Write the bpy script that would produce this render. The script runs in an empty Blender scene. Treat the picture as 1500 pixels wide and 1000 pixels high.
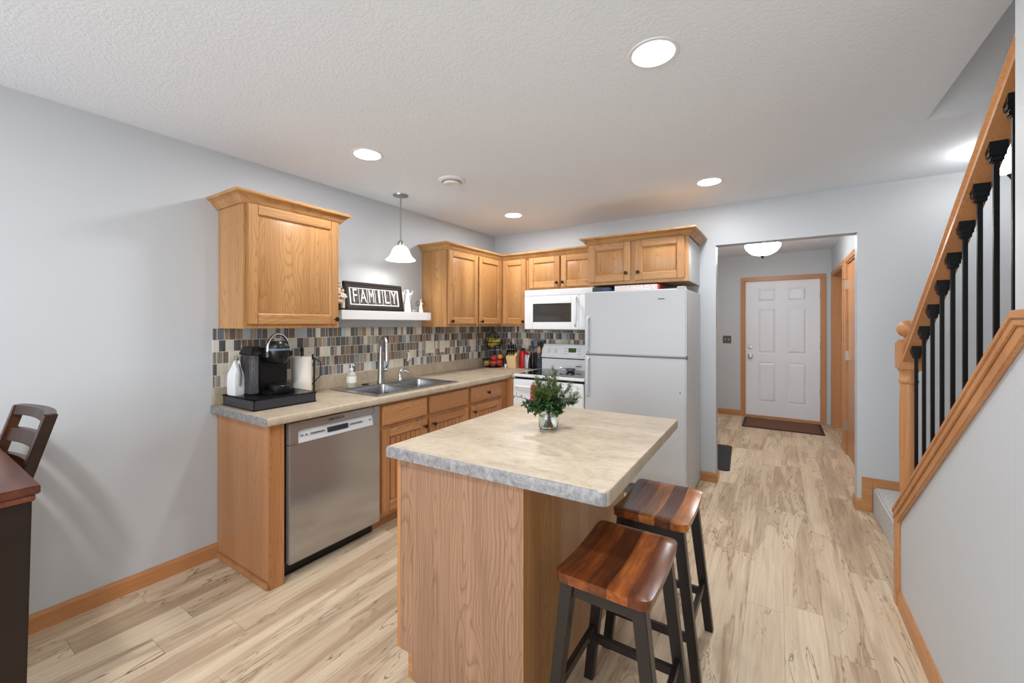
import bpy, bmesh, math, random
from mathutils import Vector, Matrix
random.seed(7)
PI = math.pi
SC = bpy.context.scene
COL = SC.collection
YB = 4.047          # back wall of the kitchen
H = 2.44            # ceiling

# ------------------------------------------------------------------ camera
cam = bpy.data.objects.new('camera', bpy.data.cameras.new('camera'))
COL.objects.link(cam)
cam.location = (2.8476, 0, 1.4005)
cam.rotation_euler = (PI/2, 0, 0.5712)
cam.data.sensor_fit = 'HORIZONTAL'
cam.data.sensor_width = 36
cam.data.lens = 606.7/1500*36
cam.data.shift_y = -25.8/1500
cam.data.clip_start = 0.05
SC.camera = cam

# ------------------------------------------------------------------ world, view, fill light
SC.view_settings.view_transform = 'Standard'
SC.view_settings.look = 'None'
SC.view_settings.gamma = 1
SC.view_settings.use_curve_mapping = False
SC.view_settings.exposure = 0.16
w = bpy.data.worlds.new('world'); SC.world = w
w.use_nodes = True
w.node_tree.nodes['Background'].inputs[0].default_value = (0.80, 0.88, 1.0, 1)
w.node_tree.nodes['Background'].inputs[1].default_value = 1.0

def area(name, loc, rot, sx, sy, power, color=(1, 1, 1), parent=None, shape='RECTANGLE', spread=PI):
    l = bpy.data.lights.new(name, 'AREA'); l.shape = shape
    l.size = sx; l.size_y = sy; l.energy = power; l.color = color; l.spread = spread
    o = bpy.data.objects.new(name, l); COL.objects.link(o)
    o.location = loc; o.rotation_euler = rot
    if parent: o.parent = parent
    return o
# added fill lights, unseen behind the camera; no such window is known
area('fill_rear', (2.0, -3.45, 1.35), (PI/2+0.35, 0, 0), 3.0, 1.9, 122, (0.88, 0.94, 1.0))
area('fill_side', (0.08, -2.3, 1.5), (0, -PI/2, 0), 1.2, 1.4, 14, (0.88, 0.94, 1.0))  # added fill, standing in front of the solid left wall

# ------------------------------------------------------------------ materials
def lin(c):
    return tuple(((v/255)/12.92 if v/255 <= 0.04045 else ((v/255+0.055)/1.055)**2.4) for v in c) + (1,)

def mat(name, rgb=(200, 200, 200), rough=0.5, metal=0.0, spec=0.5, trans=0.0, emit=None, es=0.0, coat=0.0, ior=1.45, alpha=1.0):
    m = bpy.data.materials.new(name); m.use_nodes = True
    b = m.node_tree.nodes['Principled BSDF']
    b.inputs['Base Color'].default_value = lin(rgb)
    b.inputs['Roughness'].default_value = rough
    b.inputs['Metallic'].default_value = metal
    b.inputs['Specular IOR Level'].default_value = spec
    b.inputs['Transmission Weight'].default_value = trans
    b.inputs['IOR'].default_value = ior
    b.inputs['Coat Weight'].default_value = coat
    b.inputs['Alpha'].default_value = alpha
    if emit:
        b.inputs['Emission Color'].default_value = lin(emit)
        b.inputs['Emission Strength'].default_value = es
    return m

class NT:
    """small helper to write node trees"""
    def __init__(self, m):
        self.t = m.node_tree; self.n = self.t.nodes; self.b = self.n['Principled BSDF']
    def node(self, typ, ins=None, **props):
        n = self.n.new(typ)
        for k, v in props.items(): setattr(n, k, v)
        for k, v in (ins or {}).items():
            s = n.inputs[k]
            if isinstance(v, bpy.types.NodeSocket): self.t.links.new(v, s)
            else: s.default_value = v
        return n
    def math(self, op, a, b=0.0, c=0.0):
        return self.node('ShaderNodeMath', {0: a, 1: b, 2: c}, operation=op).outputs[0]
    def ramp(self, fac, stops, interp='LINEAR'):
        n = self.node('ShaderNodeValToRGB', {0: fac}); n.color_ramp.interpolation = interp
        e = n.color_ramp.elements
        while len(e) < len(stops): e.new(0.5)
        for i, (p, c) in enumerate(stops):
            e[i].position = p; e[i].color = c if len(c) == 4 else lin(c)
        return n.outputs[0]
    def mix(self, fac, a, b, mode='MIX'):
        n = self.node('ShaderNodeMix', None, data_type='RGBA', blend_type=mode)
        for k, v in ((0, fac), (6, a), (7, b)):
            if isinstance(v, bpy.types.NodeSocket): self.t.links.new(v, n.inputs[k])
            else: n.inputs[k].default_value = v
        return n.outputs[2]
    def link(self, a, b): self.t.links.new(a, self.b.inputs[b])
    def bump(self, h, strength, dist=0.002):
        n = self.node('ShaderNodeBump', {'Strength': strength, 'Distance': dist, 'Height': h})
        self.t.links.new(n.outputs[0], self.b.inputs['Normal'])
    def coords(self, scale=(1, 1, 1), rnd=0.0, kind='Object'):
        tc = self.node('ShaderNodeTexCoord').outputs[kind]
        if rnd:
            r = self.node('ShaderNodeObjectInfo').outputs['Random']
            off = self.math('MULTIPLY', r, rnd)
            tc = self.node('ShaderNodeVectorMath', {0: tc, 1: self.node('ShaderNodeCombineXYZ', {0: off, 1: off, 2: off}).outputs[0]}, operation='ADD').outputs[0]
        return self.node('ShaderNodeMapping', {'Vector': tc, 'Scale': scale}).outputs[0]

def oak(name, light, dark, axis='Z', rough=0.38, contrast=1.0, rnd=13.0):
    """oak with cathedral figure and fine pores; grain runs along the given axis"""
    m = mat(name, light, rough); N = NT(m)
    def sc(along, across): return tuple(along if a == axis else across for a in 'XYZ')
    v = N.coords((1, 1, 1), rnd)
    S_ = N.node('ShaderNodeSeparateXYZ', {0: v}).outputs
    ia = 'XYZ'.index(axis); ib, ic = [k for k in range(3) if k != ia]
    al = S_[ia]; ac = N.math('ADD', N.math('DIVIDE', N.math('ADD', S_[ib], S_[ic]), 0.17), 50.0)
    wob = N.node('ShaderNodeTexNoise', {'Vector': N.coords(sc(1.6, 7.0), rnd), 'Scale': 1.0, 'Detail': 2, 'Roughness': 0.5}).outputs[0]
    ac = N.math('ADD', ac, N.math('MULTIPLY', N.math('SUBTRACT', wob, 0.5), 0.9))
    cell = N.math('FLOOR', ac); cf = N.math('SUBTRACT', N.math('FRACT', ac), 0.5)
    rc_ = N.node('ShaderNodeTexWhiteNoise', {'W': cell}, noise_dimensions='1D').outputs[0]
    per = N.math('ADD', N.math('DIVIDE', al, 0.62), N.math('MULTIPLY', rc_, 7.0))
    pf = N.math('MULTIPLY', N.math('SUBTRACT', N.math('FRACT', per), 0.5), 0.9)
    rad = N.math('SQRT', N.math('ADD', N.math('MULTIPLY', cf, cf), N.math('MULTIPLY', N.math('MULTIPLY', pf, pf), N.math('ADD', 0.10, N.math('MULTIPLY', rc_, 0.3)))))
    rings = N.math('FRACT', N.math('ADD', N.math('MULTIPLY', rad, 15.0), N.math('MULTIPLY', wob, 3.0)))
    v2 = N.coords(sc(2.5, 160.0), rnd)
    pores = N.node('ShaderNodeTexNoise', {'Vector': v2, 'Scale': 1.0, 'Detail': 3, 'Roughness': 0.7}).outputs[0]
    v3 = N.coords(sc(0.6, 9.0), rnd)
    broad = N.node('ShaderNodeTexNoise', {'Vector': v3, 'Scale': 1.0, 'Detail': 2}).outputs[0]
    mid = tuple(int((a*0.6+b*0.4)) for a, b in zip(light, dark))
    base = N.ramp(broad, [(0.3, mid), (0.7, light)])
    k = N.ramp(rings, [(0.0, (120, 120, 120)), (0.10, (255, 255, 255)), (0.42, (90, 90, 90)), (0.85, (0, 0, 0))])
    c1 = N.mix(N.math('MULTIPLY', k, 0.42*contrast), base, lin(dark))
    p = N.ramp(pores, [(0.36, (255, 255, 255)), (0.52, (0, 0, 0))])
    c2 = N.mix(N.math('MULTIPLY', p, 0.42*contrast), c1, lin(dark))
    N.link(c2, 'Base Color')
    N.bump(pores, 0.08, 0.001)
    return m

M = {}
UPL, UPD = (196, 150, 98), (132, 82, 40)
for a in 'XYZ':
    M['oak_up'+a] = oak('golden_oak_'+a, UPL, UPD, a)
    M['oak_lo'+a] = oak('base_oak_'+a, (194, 140, 92), (134, 82, 44), a)
    M['trim'+a] = oak('trim_oak_'+a, (196, 140, 90), (150, 98, 58), a, contrast=0.7)
M['panel'] = oak('island_laminate_oak', (166, 130, 104), (112, 80, 58), 'Z', rough=0.45, contrast=1.25, rnd=0.0)
M['panel2'] = oak('end_panel_laminate_oak', (190, 138, 96), (150, 98, 62), 'Z', rough=0.45, contrast=0.9)
M['backlam'] = oak('island_back_lightened', (206, 166, 128), (160, 118, 84), 'Z', rough=0.5, contrast=0.8)  # colour lightened to make up for shade under the island overhang
M['inner'] = mat('cabinet_interior', (190, 150, 105), 0.6)

def paint(name, rgb, bump=0.0, scale=60, rough=0.6):
    m = mat(name, rgb, rough, spec=0.3); N = NT(m)
    v = N.coords()
    n = N.node('ShaderNodeTexNoise', {'Vector': v, 'Scale': scale, 'Detail': 4, 'Roughness': 0.6}).outputs[0]
    h = N.ramp(n, [(0.42, (0, 0, 0)), (0.6, (255, 255, 255))])
    if bump: N.bump(h, bump, 0.004)
    return m
M['wall'] = paint('grey_wall_paint', (191, 194, 197), 0.03, 120, 0.42)
M['ceil'] = paint('knockdown_ceiling', (234, 240, 247), 0.26, 85, 0.95)
M['white'] = mat('white_paint', (228, 228, 228), 0.45)
M['door'] = mat('white_door_paint', (226, 229, 234), 0.4)
M['appl'] = mat('white_appliance_enamel', (194, 197, 200), 0.35)
M['appl2'] = mat('white_appliance_side', (198, 201, 204), 0.45)
M['applw'] = mat('shade_offset_enamel', (230, 232, 234), 0.25)  # whitened in colour to make up for shade on range and microwave
M['black'] = mat('black_plastic', (14, 14, 15), 0.3)
M['blackmatte'] = mat('black_matte', (20, 20, 20), 0.6)
M['blackiron'] = mat('black_iron', (16, 15, 15), 0.4, metal=0.3)
M['glassblack'] = mat('black_cooktop_glass', (12, 12, 13), 0.06)
M['ovenglass'] = mat('microwave_window_glass', (62, 60, 58), 0.08)
M['chrome'] = mat('chrome', (225, 225, 228), 0.12, metal=1)
M['nickel'] = mat('brushed_nickel', (175, 172, 168), 0.3, metal=1)
M['bronze'] = mat('dark_bronze', (48, 42, 38), 0.35, metal=0.8)
M['gap'] = mat('dark_gap', (10, 9, 8), 0.8)
M['grey'] = mat('grey_plastic', (120, 120, 122), 0.5)
M['ivory'] = mat('ivory_plastic', (222, 214, 198), 0.4)
M['cream'] = mat('cream_ceramic', (236, 226, 206), 0.35)
M['rubber'] = mat('rubber', (70, 70, 70), 0.6)
M['glass'] = mat('clear_glass', (245, 250, 250), 0.02, trans=1.0, ior=1.45)
M['smoke'] = mat('smoked_plastic', (128, 126, 132), 0.06, trans=0.8, ior=1.15)
M['water'] = mat('water', (235, 245, 245), 0.0, trans=1.0, ior=1.33)
M['red'] = mat('red_plastic', (190, 24, 30), 0.3)
M['lens'] = mat('lit_lens', (255, 255, 255), 0.5, emit=(255, 252, 246), es=9.0)
M['shade'] = mat('lit_frosted_glass', (250, 250, 248), 0.4, emit=(255, 250, 242), es=1.35)
M['domeg'] = mat('lit_dome_glass', (250, 250, 248), 0.4, emit=(255, 253, 250), es=40)
M['domes'] = mat('lit_dome_glass_soft', (250, 250, 248), 0.4, emit=(255, 253, 250), es=14)
M['paper'] = mat('paper_towel', (238, 232, 222), 0.9)
M['bagw'] = mat('white_bag', (225, 227, 228), 0.5)
M['soap'] = mat('yellow_soap', (225, 205, 90), 0.1, trans=0.6)
M['lcd'] = mat('green_display', (30, 40, 18), 0.2, emit=(90, 120, 50), es=0.25)

def stainless():
    m = mat('brushed_stainless', (176, 174, 172), 0.3, metal=0.72); N = NT(m)
    v = N.coords((220, 220, 2.0))
    n = N.node('ShaderNodeTexNoise', {'Vector': v, 'Scale': 1.0, 'Detail': 2}).outputs[0]
    N.link(N.ramp(n, [(0.3, (112, 112, 112)), (0.7, (118, 118, 118))]), 'Roughness')
    N.b.inputs['Anisotropic'].default_value = 0.6
    return m
M['steel'] = stainless()
M['sink'] = mat('sink_steel', (178, 178, 178), 0.24, metal=1.0)

def laminate():
    m = mat('travertine_laminate', (205, 186, 158), 0.40); N = NT(m)
    v = N.coords()
    wv = N.node('ShaderNodeMapping', {'Vector': v, 'Scale': (1.0, 2.6, 1.0), 'Rotation': (0, 0, 0.25)}).outputs[0]
    a = N.node('ShaderNodeTexNoise', {'Vector': wv, 'Scale': 3.2, 'Detail': 9, 'Roughness': 0.66, 'Distortion': 0.9}).outputs[0]
    b = N.node('ShaderNodeTexNoise', {'Vector': v, 'Scale': 26, 'Detail': 6, 'Roughness': 0.7}).outputs[0]
    c = N.node('ShaderNodeTexNoise', {'Vector': wv, 'Scale': 5.5, 'Detail': 5, 'Distortion': 1.6}).outputs[0]
    base = N.ramp(a, [(0.28, (148, 133, 115)), (0.45, (174, 159, 138)), (0.6, (190, 175, 153)), (0.78, (176, 163, 143))])
    base = N.mix(0.3, base, N.ramp(b, [(0.3, (138, 123, 104)), (0.5, (188, 173, 151)), (0.7, (204, 192, 172))]))
    vein = N.ramp(c, [(0.485, (0, 0, 0)), (0.5, (255, 255, 255)), (0.515, (0, 0, 0))])
    base = N.mix(N.math('MULTIPLY', vein, 0.28), base, lin((126, 106, 86)))
    N.link(base, 'Base Color')
    return m
M['lam'] = laminate()
def laminate_edge():
    m = mat('grey_laminate_edge', (160, 152, 146), 0.35); N = NT(m)
    v = N.coords()
    b = N.node('ShaderNodeTexNoise', {'Vector': v, 'Scale': 45, 'Detail': 6, 'Roughness': 0.7}).outputs[0]
    N.link(N.ramp(b, [(0.3, (104, 101, 102)), (0.5, (134, 131, 131)), (0.72, (164, 161, 160))]), 'Base Color')
    return m
M['lamedge'] = laminate_edge()

def tiles():
    m = mat('mosaic_tile', (150, 140, 130), 0.16); N = NT(m)
    g = N.node('ShaderNodeNewGeometry').outputs['Position']
    s = N.node('ShaderNodeSeparateXYZ', {0: g})
    u = N.math('SUBTRACT', s.outputs[1], s.outputs[0])
    zz = N.math('DIVIDE', N.math('SUBTRACT', s.outputs[2], 0.305), 0.0712)
    row = N.math('FLOOR', zz)
    zf = N.math('FRACT', zz)
    r = N.node('ShaderNodeTexWhiteNoise', {'W': row}, noise_dimensions='1D').outputs[0]
    W = N.math('ADD', N.math('MULTIPLY', u, 27.0), N.math('MULTIPLY', r, 517.0))
    vc = N.node('ShaderNodeTexVoronoi', {'W': W, 'Scale': 1.0, 'Randomness': 0.85}, voronoi_dimensions='1D')
    ve = N.node('ShaderNodeTexVoronoi', {'W': W, 'Scale': 1.0, 'Randomness': 0.85}, voronoi_dimensions='1D', feature='DISTANCE_TO_EDGE')
    cc = N.node('ShaderNodeSeparateXYZ', {0: vc.outputs['Color']}).outputs[0]
    pal = [(84, 86, 92), (150, 122, 94), (226, 220, 206), (104, 90, 76), (168, 156, 138), (62, 64, 70), (186, 198, 204), (128, 120, 108),
           (122, 94, 70), (214, 204, 184), (76, 70, 66), (150, 146, 138), (98, 108, 116)]
    col = N.ramp(cc, [(i/len(pal), c) for i, c in enumerate(pal)], 'CONSTANT')
    st = N.node('ShaderNodeTexNoise', {'Vector': N.node('ShaderNodeMapping', {'Vector': g, 'Scale': (220, 220, 3)}).outputs[0], 'Scale': 1.0, 'Detail': 1}).outputs[0]
    col = N.mix(0.16, col, N.ramp(st, [(0.3, (90, 80, 70)), (0.7, (225, 220, 210))]))
    ge = N.math('LESS_THAN', ve.outputs['Distance'], 0.040)
    gz = N.math('MAXIMUM', N.math('LESS_THAN', zf, 0.03), N.math('GREATER_THAN', zf, 0.985))
    gm = N.math('MAXIMUM', ge, gz)
    N.link(N.mix(gm, col, lin((214, 206, 192))), 'Base Color')
    N.link(N.math('ADD', N.math('MULTIPLY', gm, 0.5), 0.22), 'Roughness')
    N.bump(N.math('SUBTRACT', 1.0, gm), 0.4, 0.001)
    return m
M['tile'] = tiles()

def floor_mat():
    m = mat('maple_vinyl_plank', (205, 180, 148), 0.4, spec=0.35); N = NT(m)
    g = N.node('ShaderNodeTexCoord').outputs['Object']
    s = N.node('ShaderNodeSeparateXYZ', {0: g}); x, y = s.outputs[0], s.outputs[1]
    xx = N.math('DIVIDE', N.math('ADD', x, 5.03), 0.158)
    colr = N.math('FLOOR', xx); xf = N.math('FRACT', xx)
    r = N.node('ShaderNodeTexWhiteNoise', {'W': colr}, noise_dimensions='1D').outputs[0]
    yy = N.math('ADD', N.math('DIVIDE', N.math('ADD', y, 20), 1.22), N.math('MULTIPLY', r, 9.3))
    row = N.math('FLOOR', yy); yf = N.math('FRACT', yy)
    idv = N.node('ShaderNodeCombineXYZ', {0: colr, 1: row, 2: 0.0}).outputs[0]
    rn = N.node('ShaderNodeTexWhiteNoise', {'Vector': idv}, noise_dimensions='3D')
    rid = rn.outputs[0]
    off = N.node('ShaderNodeVectorMath', {0: rn.outputs[1], 1: (60, 60, 60)}, operation='MULTIPLY').outputs[0]
    def gv(sx, sy):
        a = N.node('ShaderNodeCombineXYZ', {0: N.math('MULTIPLY', x, sx), 1: N.math('MULTIPLY', y, sy), 2: 0.0}).outputs[0]
        return N.node('ShaderNodeVectorMath', {0: a, 1: off}, operation='ADD').outputs[0]
    big = N.node('ShaderNodeTexNoise', {'Vector': gv(6.5, 0.75), 'Scale': 1.0, 'Detail': 4, 'Roughness': 0.55, 'Distortion': 0.5}).outputs[0]
    fine = N.node('ShaderNodeTexNoise', {'Vector': gv(75, 3.2), 'Scale': 1.0, 'Detail': 4, 'Roughness': 0.6}).outputs[0]
    strk = N.node('ShaderNodeTexNoise', {'Vector': gv(9, 1.2), 'Scale': 1.0, 'Detail': 4, 'Roughness': 0.55, 'Distortion': 0.8}).outputs[0]
    msk = N.node('ShaderNodeTexNoise', {'Vector': gv(3.0, 0.9), 'Scale': 1.0, 'Detail': 2}).outputs[0]
    base = N.ramp(rid, [(0.0, (172, 144, 114)), (0.35, (198, 174, 144)), (0.7, (212, 192, 164)), (1.0, (184, 158, 128))])
    fig = N.ramp(big, [(0.34, (132, 102, 74)), (0.44, (172, 144, 114)), (0.49, (206, 184, 154)), (0.62, (222, 204, 176)), (0.8, (226, 210, 184))])
    c = N.mix(0.55, base, fig)
    c = N.mix(0.20, c, N.ramp(fine, [(0.3, (140, 112, 86)), (0.7, (236, 222, 200))]))
    vein = N.ramp(strk, [(0.490, (0, 0, 0)), (0.50, (255, 255, 255)), (0.508, (0, 0, 0))])
    vm = N.ramp(msk, [(0.42, (0, 0, 0)), (0.54, (255, 255, 255))])
    c = N.mix(N.math('MULTIPLY', N.math('MULTIPLY', vein, vm), 0.85), c, lin((84, 60, 42)))
    ct_ = N.ramp(big, [(0.452, (0, 0, 0)), (0.462, (255, 255, 255)), (0.472, (0, 0, 0))])
    c = N.mix(N.math('MULTIPLY', ct_, 0.45), c, lin((104, 78, 56)))
    sh = N.ramp(strk, [(0.36, (255, 255, 255)), (0.45, (0, 0, 0))])
    c = N.mix(N.math('MULTIPLY', N.math('MULTIPLY', sh, vm), 0.45), c, lin((150, 122, 96)))
    e1 = N.math('MAXIMUM', N.math('LESS_THAN', xf, 0.010), N.math('LESS_THAN', yf, 0.0016))
    c = N.mix(N.math('MULTIPLY', e1, 0.55), c, lin((105, 84, 64)))
    N.link(c, 'Base Color')
    N.link(N.ramp(fine, [(0.3, (196, 196, 196)), (0.7, (178, 178, 178))]), 'Roughness')
    N.bump(N.math('SUBTRACT', fine, e1), 0.06, 0.001)
    return m
M['floor'] = floor_mat()

def seat_wood(name='seat_wood', c=((58, 26, 13), (134, 70, 30), (190, 118, 56), (98, 50, 26)), planks=0.062, axis=0, rough=0.22):
    m = mat(name, c[1], rough); N = NT(m)
    g = N.node('ShaderNodeTexCoord').outputs['Object']
    s = N.node('ShaderNodeSeparateXYZ', {0: g}); x = s.outputs[axis]
    rob = N.node('ShaderNodeObjectInfo').outputs['Random']
    xx = N.math('ADD', N.math('DIVIDE', N.math('ADD', x, 2.02), planks), 0.0)
    pid = N.math('ADD', N.math('FLOOR', xx), N.math('MULTIPLY', rob, 31.0))
    r = N.node('ShaderNodeTexWhiteNoise', {'W': pid}, noise_dimensions='1D')
    sc = [9, 9, 9]; sc[1-axis] = 2.2
    off = N.node('ShaderNodeVectorMath', {0: r.outputs[1], 1: (40, 40, 40)}, operation='MULTIPLY').outputs[0]
    v = N.node('ShaderNodeVectorMath', {0: N.node('ShaderNodeMapping', {'Vector': g, 'Scale': tuple(sc)}).outputs[0], 1: off}, operation='ADD').outputs[0]
    n = N.node('ShaderNodeTexNoise', {'Vector': v, 'Scale': 1.0, 'Detail': 5, 'Roughness': 0.6, 'Distortion': 0.6}).outputs[0]
    sf = [70, 70, 70]; sf[1-axis] = 6
    v2 = N.node('ShaderNodeVectorMath', {0: N.node('ShaderNodeMapping', {'Vector': g, 'Scale': tuple(sf)}).outputs[0], 1: off}, operation='ADD').outputs[0]
    n2 = N.node('ShaderNodeTexNoise', {'Vector': v2, 'Scale': 1.0, 'Detail': 4}).outputs[0]
    f = N.math('ADD', N.math('MULTIPLY', n, 0.6), N.math('MULTIPLY', r.outputs[0], 0.4))
    f = N.math('ADD', f, N.math('MULTIPLY', N.math('SUBTRACT', n2, 0.5), 0.35))
    col = N.ramp(f, [(0.22, c[0]), (0.42, c[3]), (0.56, c[1]), (0.78, c[2])])
    kn = N.node('ShaderNodeTexVoronoi', {'Vector': N.node('ShaderNodeMapping', {'Vector': g, 'Scale': (7.5, 7.5, 7.5)}).outputs[0], 'Scale': 1.0}).outputs['Distance']
    col = N.mix(N.ramp(kn, [(0.05, (200, 200, 200)), (0.13, (0, 0, 0))]), col, lin(c[0]))
    N.link(col, 'Base Color')
    return m
M['seat'] = seat_wood()
M['tablewood'] = seat_wood('table_wood', ((66, 30, 18), (122, 66, 42), (160, 96, 64), (92, 48, 30)), 0.11, 1, 0.3)
M['darkwood'] = seat_wood('dark_stained_wood', ((20, 11, 7), (34, 20, 13), (48, 29, 19), (26, 15, 10)), 0.3, 0, 0.35)
M['chairwood'] = seat_wood('chair_wood', ((36, 19, 9), (64, 36, 17), (84, 50, 26), (48, 27, 14)), 0.3, 0, 0.3)
M['leg'] = mat('black_brown_lacquer', (34, 27, 24), 0.33)

def noisemat(name, stops, scale, rough=0.8, bump=0.0, dist=0.003):
    m = mat(name, stops[0][1], rough); N = NT(m)
    n = N.node('ShaderNodeTexNoise', {'Vector': N.coords(), 'Scale': scale, 'Detail': 4, 'Roughness': 0.65}).outputs[0]
    N.link(N.ramp(n, stops), 'Base Color')
    if bump: N.bump(n, bump, dist)
    return m
M['carpet'] = noisemat('grey_carpet', [(0.3, (150, 148, 144)), (0.7, (226, 224, 220))], 160, 0.95, 0.6, 0.006)
M['mat_brown'] = noisemat('brown_mat', [(0.3, (84, 54, 40)), (0.7, (128, 84, 62))], 180, 0.95, 0.3)
M['mat_black'] = noisemat('charcoal_mat', [(0.3, (36, 36, 37)), (0.7, (58, 58, 58))], 180, 0.95, 0.3)
M['leaf1'] = noisemat('fir_needles', [(0.3, (34, 66, 22)), (0.7, (92, 116, 44))], 30, 0.5)
M['leaf2'] = noisemat('glossy_leaves', [(0.3, (16, 48, 24)), (0.7, (48, 88, 44))], 30, 0.4)
M['leaf3'] = noisemat('grey_green_needles', [(0.3, (66, 88, 66)), (0.7, (120, 136, 104))], 30, 0.6)
M['stem'] = mat('brown_stem', (88, 70, 50), 0.7)
M['banana'] = noisemat('banana_skin', [(0.35, (190, 170, 60)), (0.6, (222, 204, 96))], 25, 0.5)
M['apple_y'] = noisemat('yellow_apple', [(0.3, (214, 196, 110)), (0.7, (226, 170, 100))], 12, 0.3)
M['apple_r'] = noisemat('red_apple', [(0.3, (176, 30, 34)), (0.6, (206, 70, 54)), (0.75, (224, 130, 96))], 22, 0.3)
M['orange'] = noisemat('orange_peel', [(0.3, (200, 120, 40)), (0.7, (224, 150, 60))], 20, 0.4)
M['blockwood'] = oak('pale_block_wood', (232, 200, 150), (206, 168, 116), 'Z', contrast=0.5)
M['figure_w'] = mat('white_figurine', (238, 238, 238), 0.5)
M['figure_s'] = mat('figurine_skin', (214, 180, 150), 0.6)
M['figure_h'] = mat('figurine_brown_hair', (88, 62, 46), 0.7)
M['figure_d'] = mat('figurine_dark_trousers', (34, 32, 34), 0.6)
M['figure_c'] = mat('figurine_cream_clothes', (214, 204, 190), 0.7)
M['frame'] = mat('dark_walnut_frame', (52, 44, 42), 0.3)
M['linen'] = mat('grey_mount', (150, 140, 132), 0.8)
M['matboard'] = mat('white_mount', (240, 240, 238), 0.6)
M['photo'] = noisemat('letter_photo', [(0.4, (44, 38, 38)), (0.7, (110, 102, 100))], 45, 0.4)
M['bluegrey'] = mat('blue_grey_silicone', (96, 116, 136), 0.5)
M['woodspoon'] = mat('wooden_spoon', (186, 150, 112), 0.6)
M['switchplate'] = mat('pewter_plate', (96, 92, 88), 0.35, metal=0.7)
M['boxdark'] = mat('dark_box', (44, 50, 58), 0.4)
M['blue'] = mat('blue_plastic', (36, 70, 120), 0.4)
def printed():
    m = mat('printed_carton', (232, 226, 222), 0.5); N = NT(m)
    n = N.node('ShaderNodeTexNoise', {'Vector': N.coords((60, 60, 160)), 'Scale': 1.0, 'Detail': 2}).outputs[0]
    N.link(N.ramp(n, [(0.4, (236, 232, 228)), (0.56, (226, 214, 210)), (0.66, (190, 120, 116))]), 'Base Color')
    return m
M['carton'] = printed()
def towelm():
    m = mat('red_check_towel', (196, 34, 40), 0.9); N = NT(m)
    v = N.coords()
    s = N.node('ShaderNodeSeparateXYZ', {0: v})
    a = N.math('LESS_THAN', N.math('FRACT', N.math('MULTIPLY', s.outputs[0], 34)), 0.16)
    b = N.math('LESS_THAN', N.math('FRACT', N.math('MULTIPLY', s.outputs[2], 26)), 0.2)
    N.link(N.mix(N.math('MULTIPLY', N.math('MAXIMUM', a, b), 0.8), lin((196, 34, 40)), lin((232, 150, 146))), 'Base Color')
    return m
M['towel'] = towelm()

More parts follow.
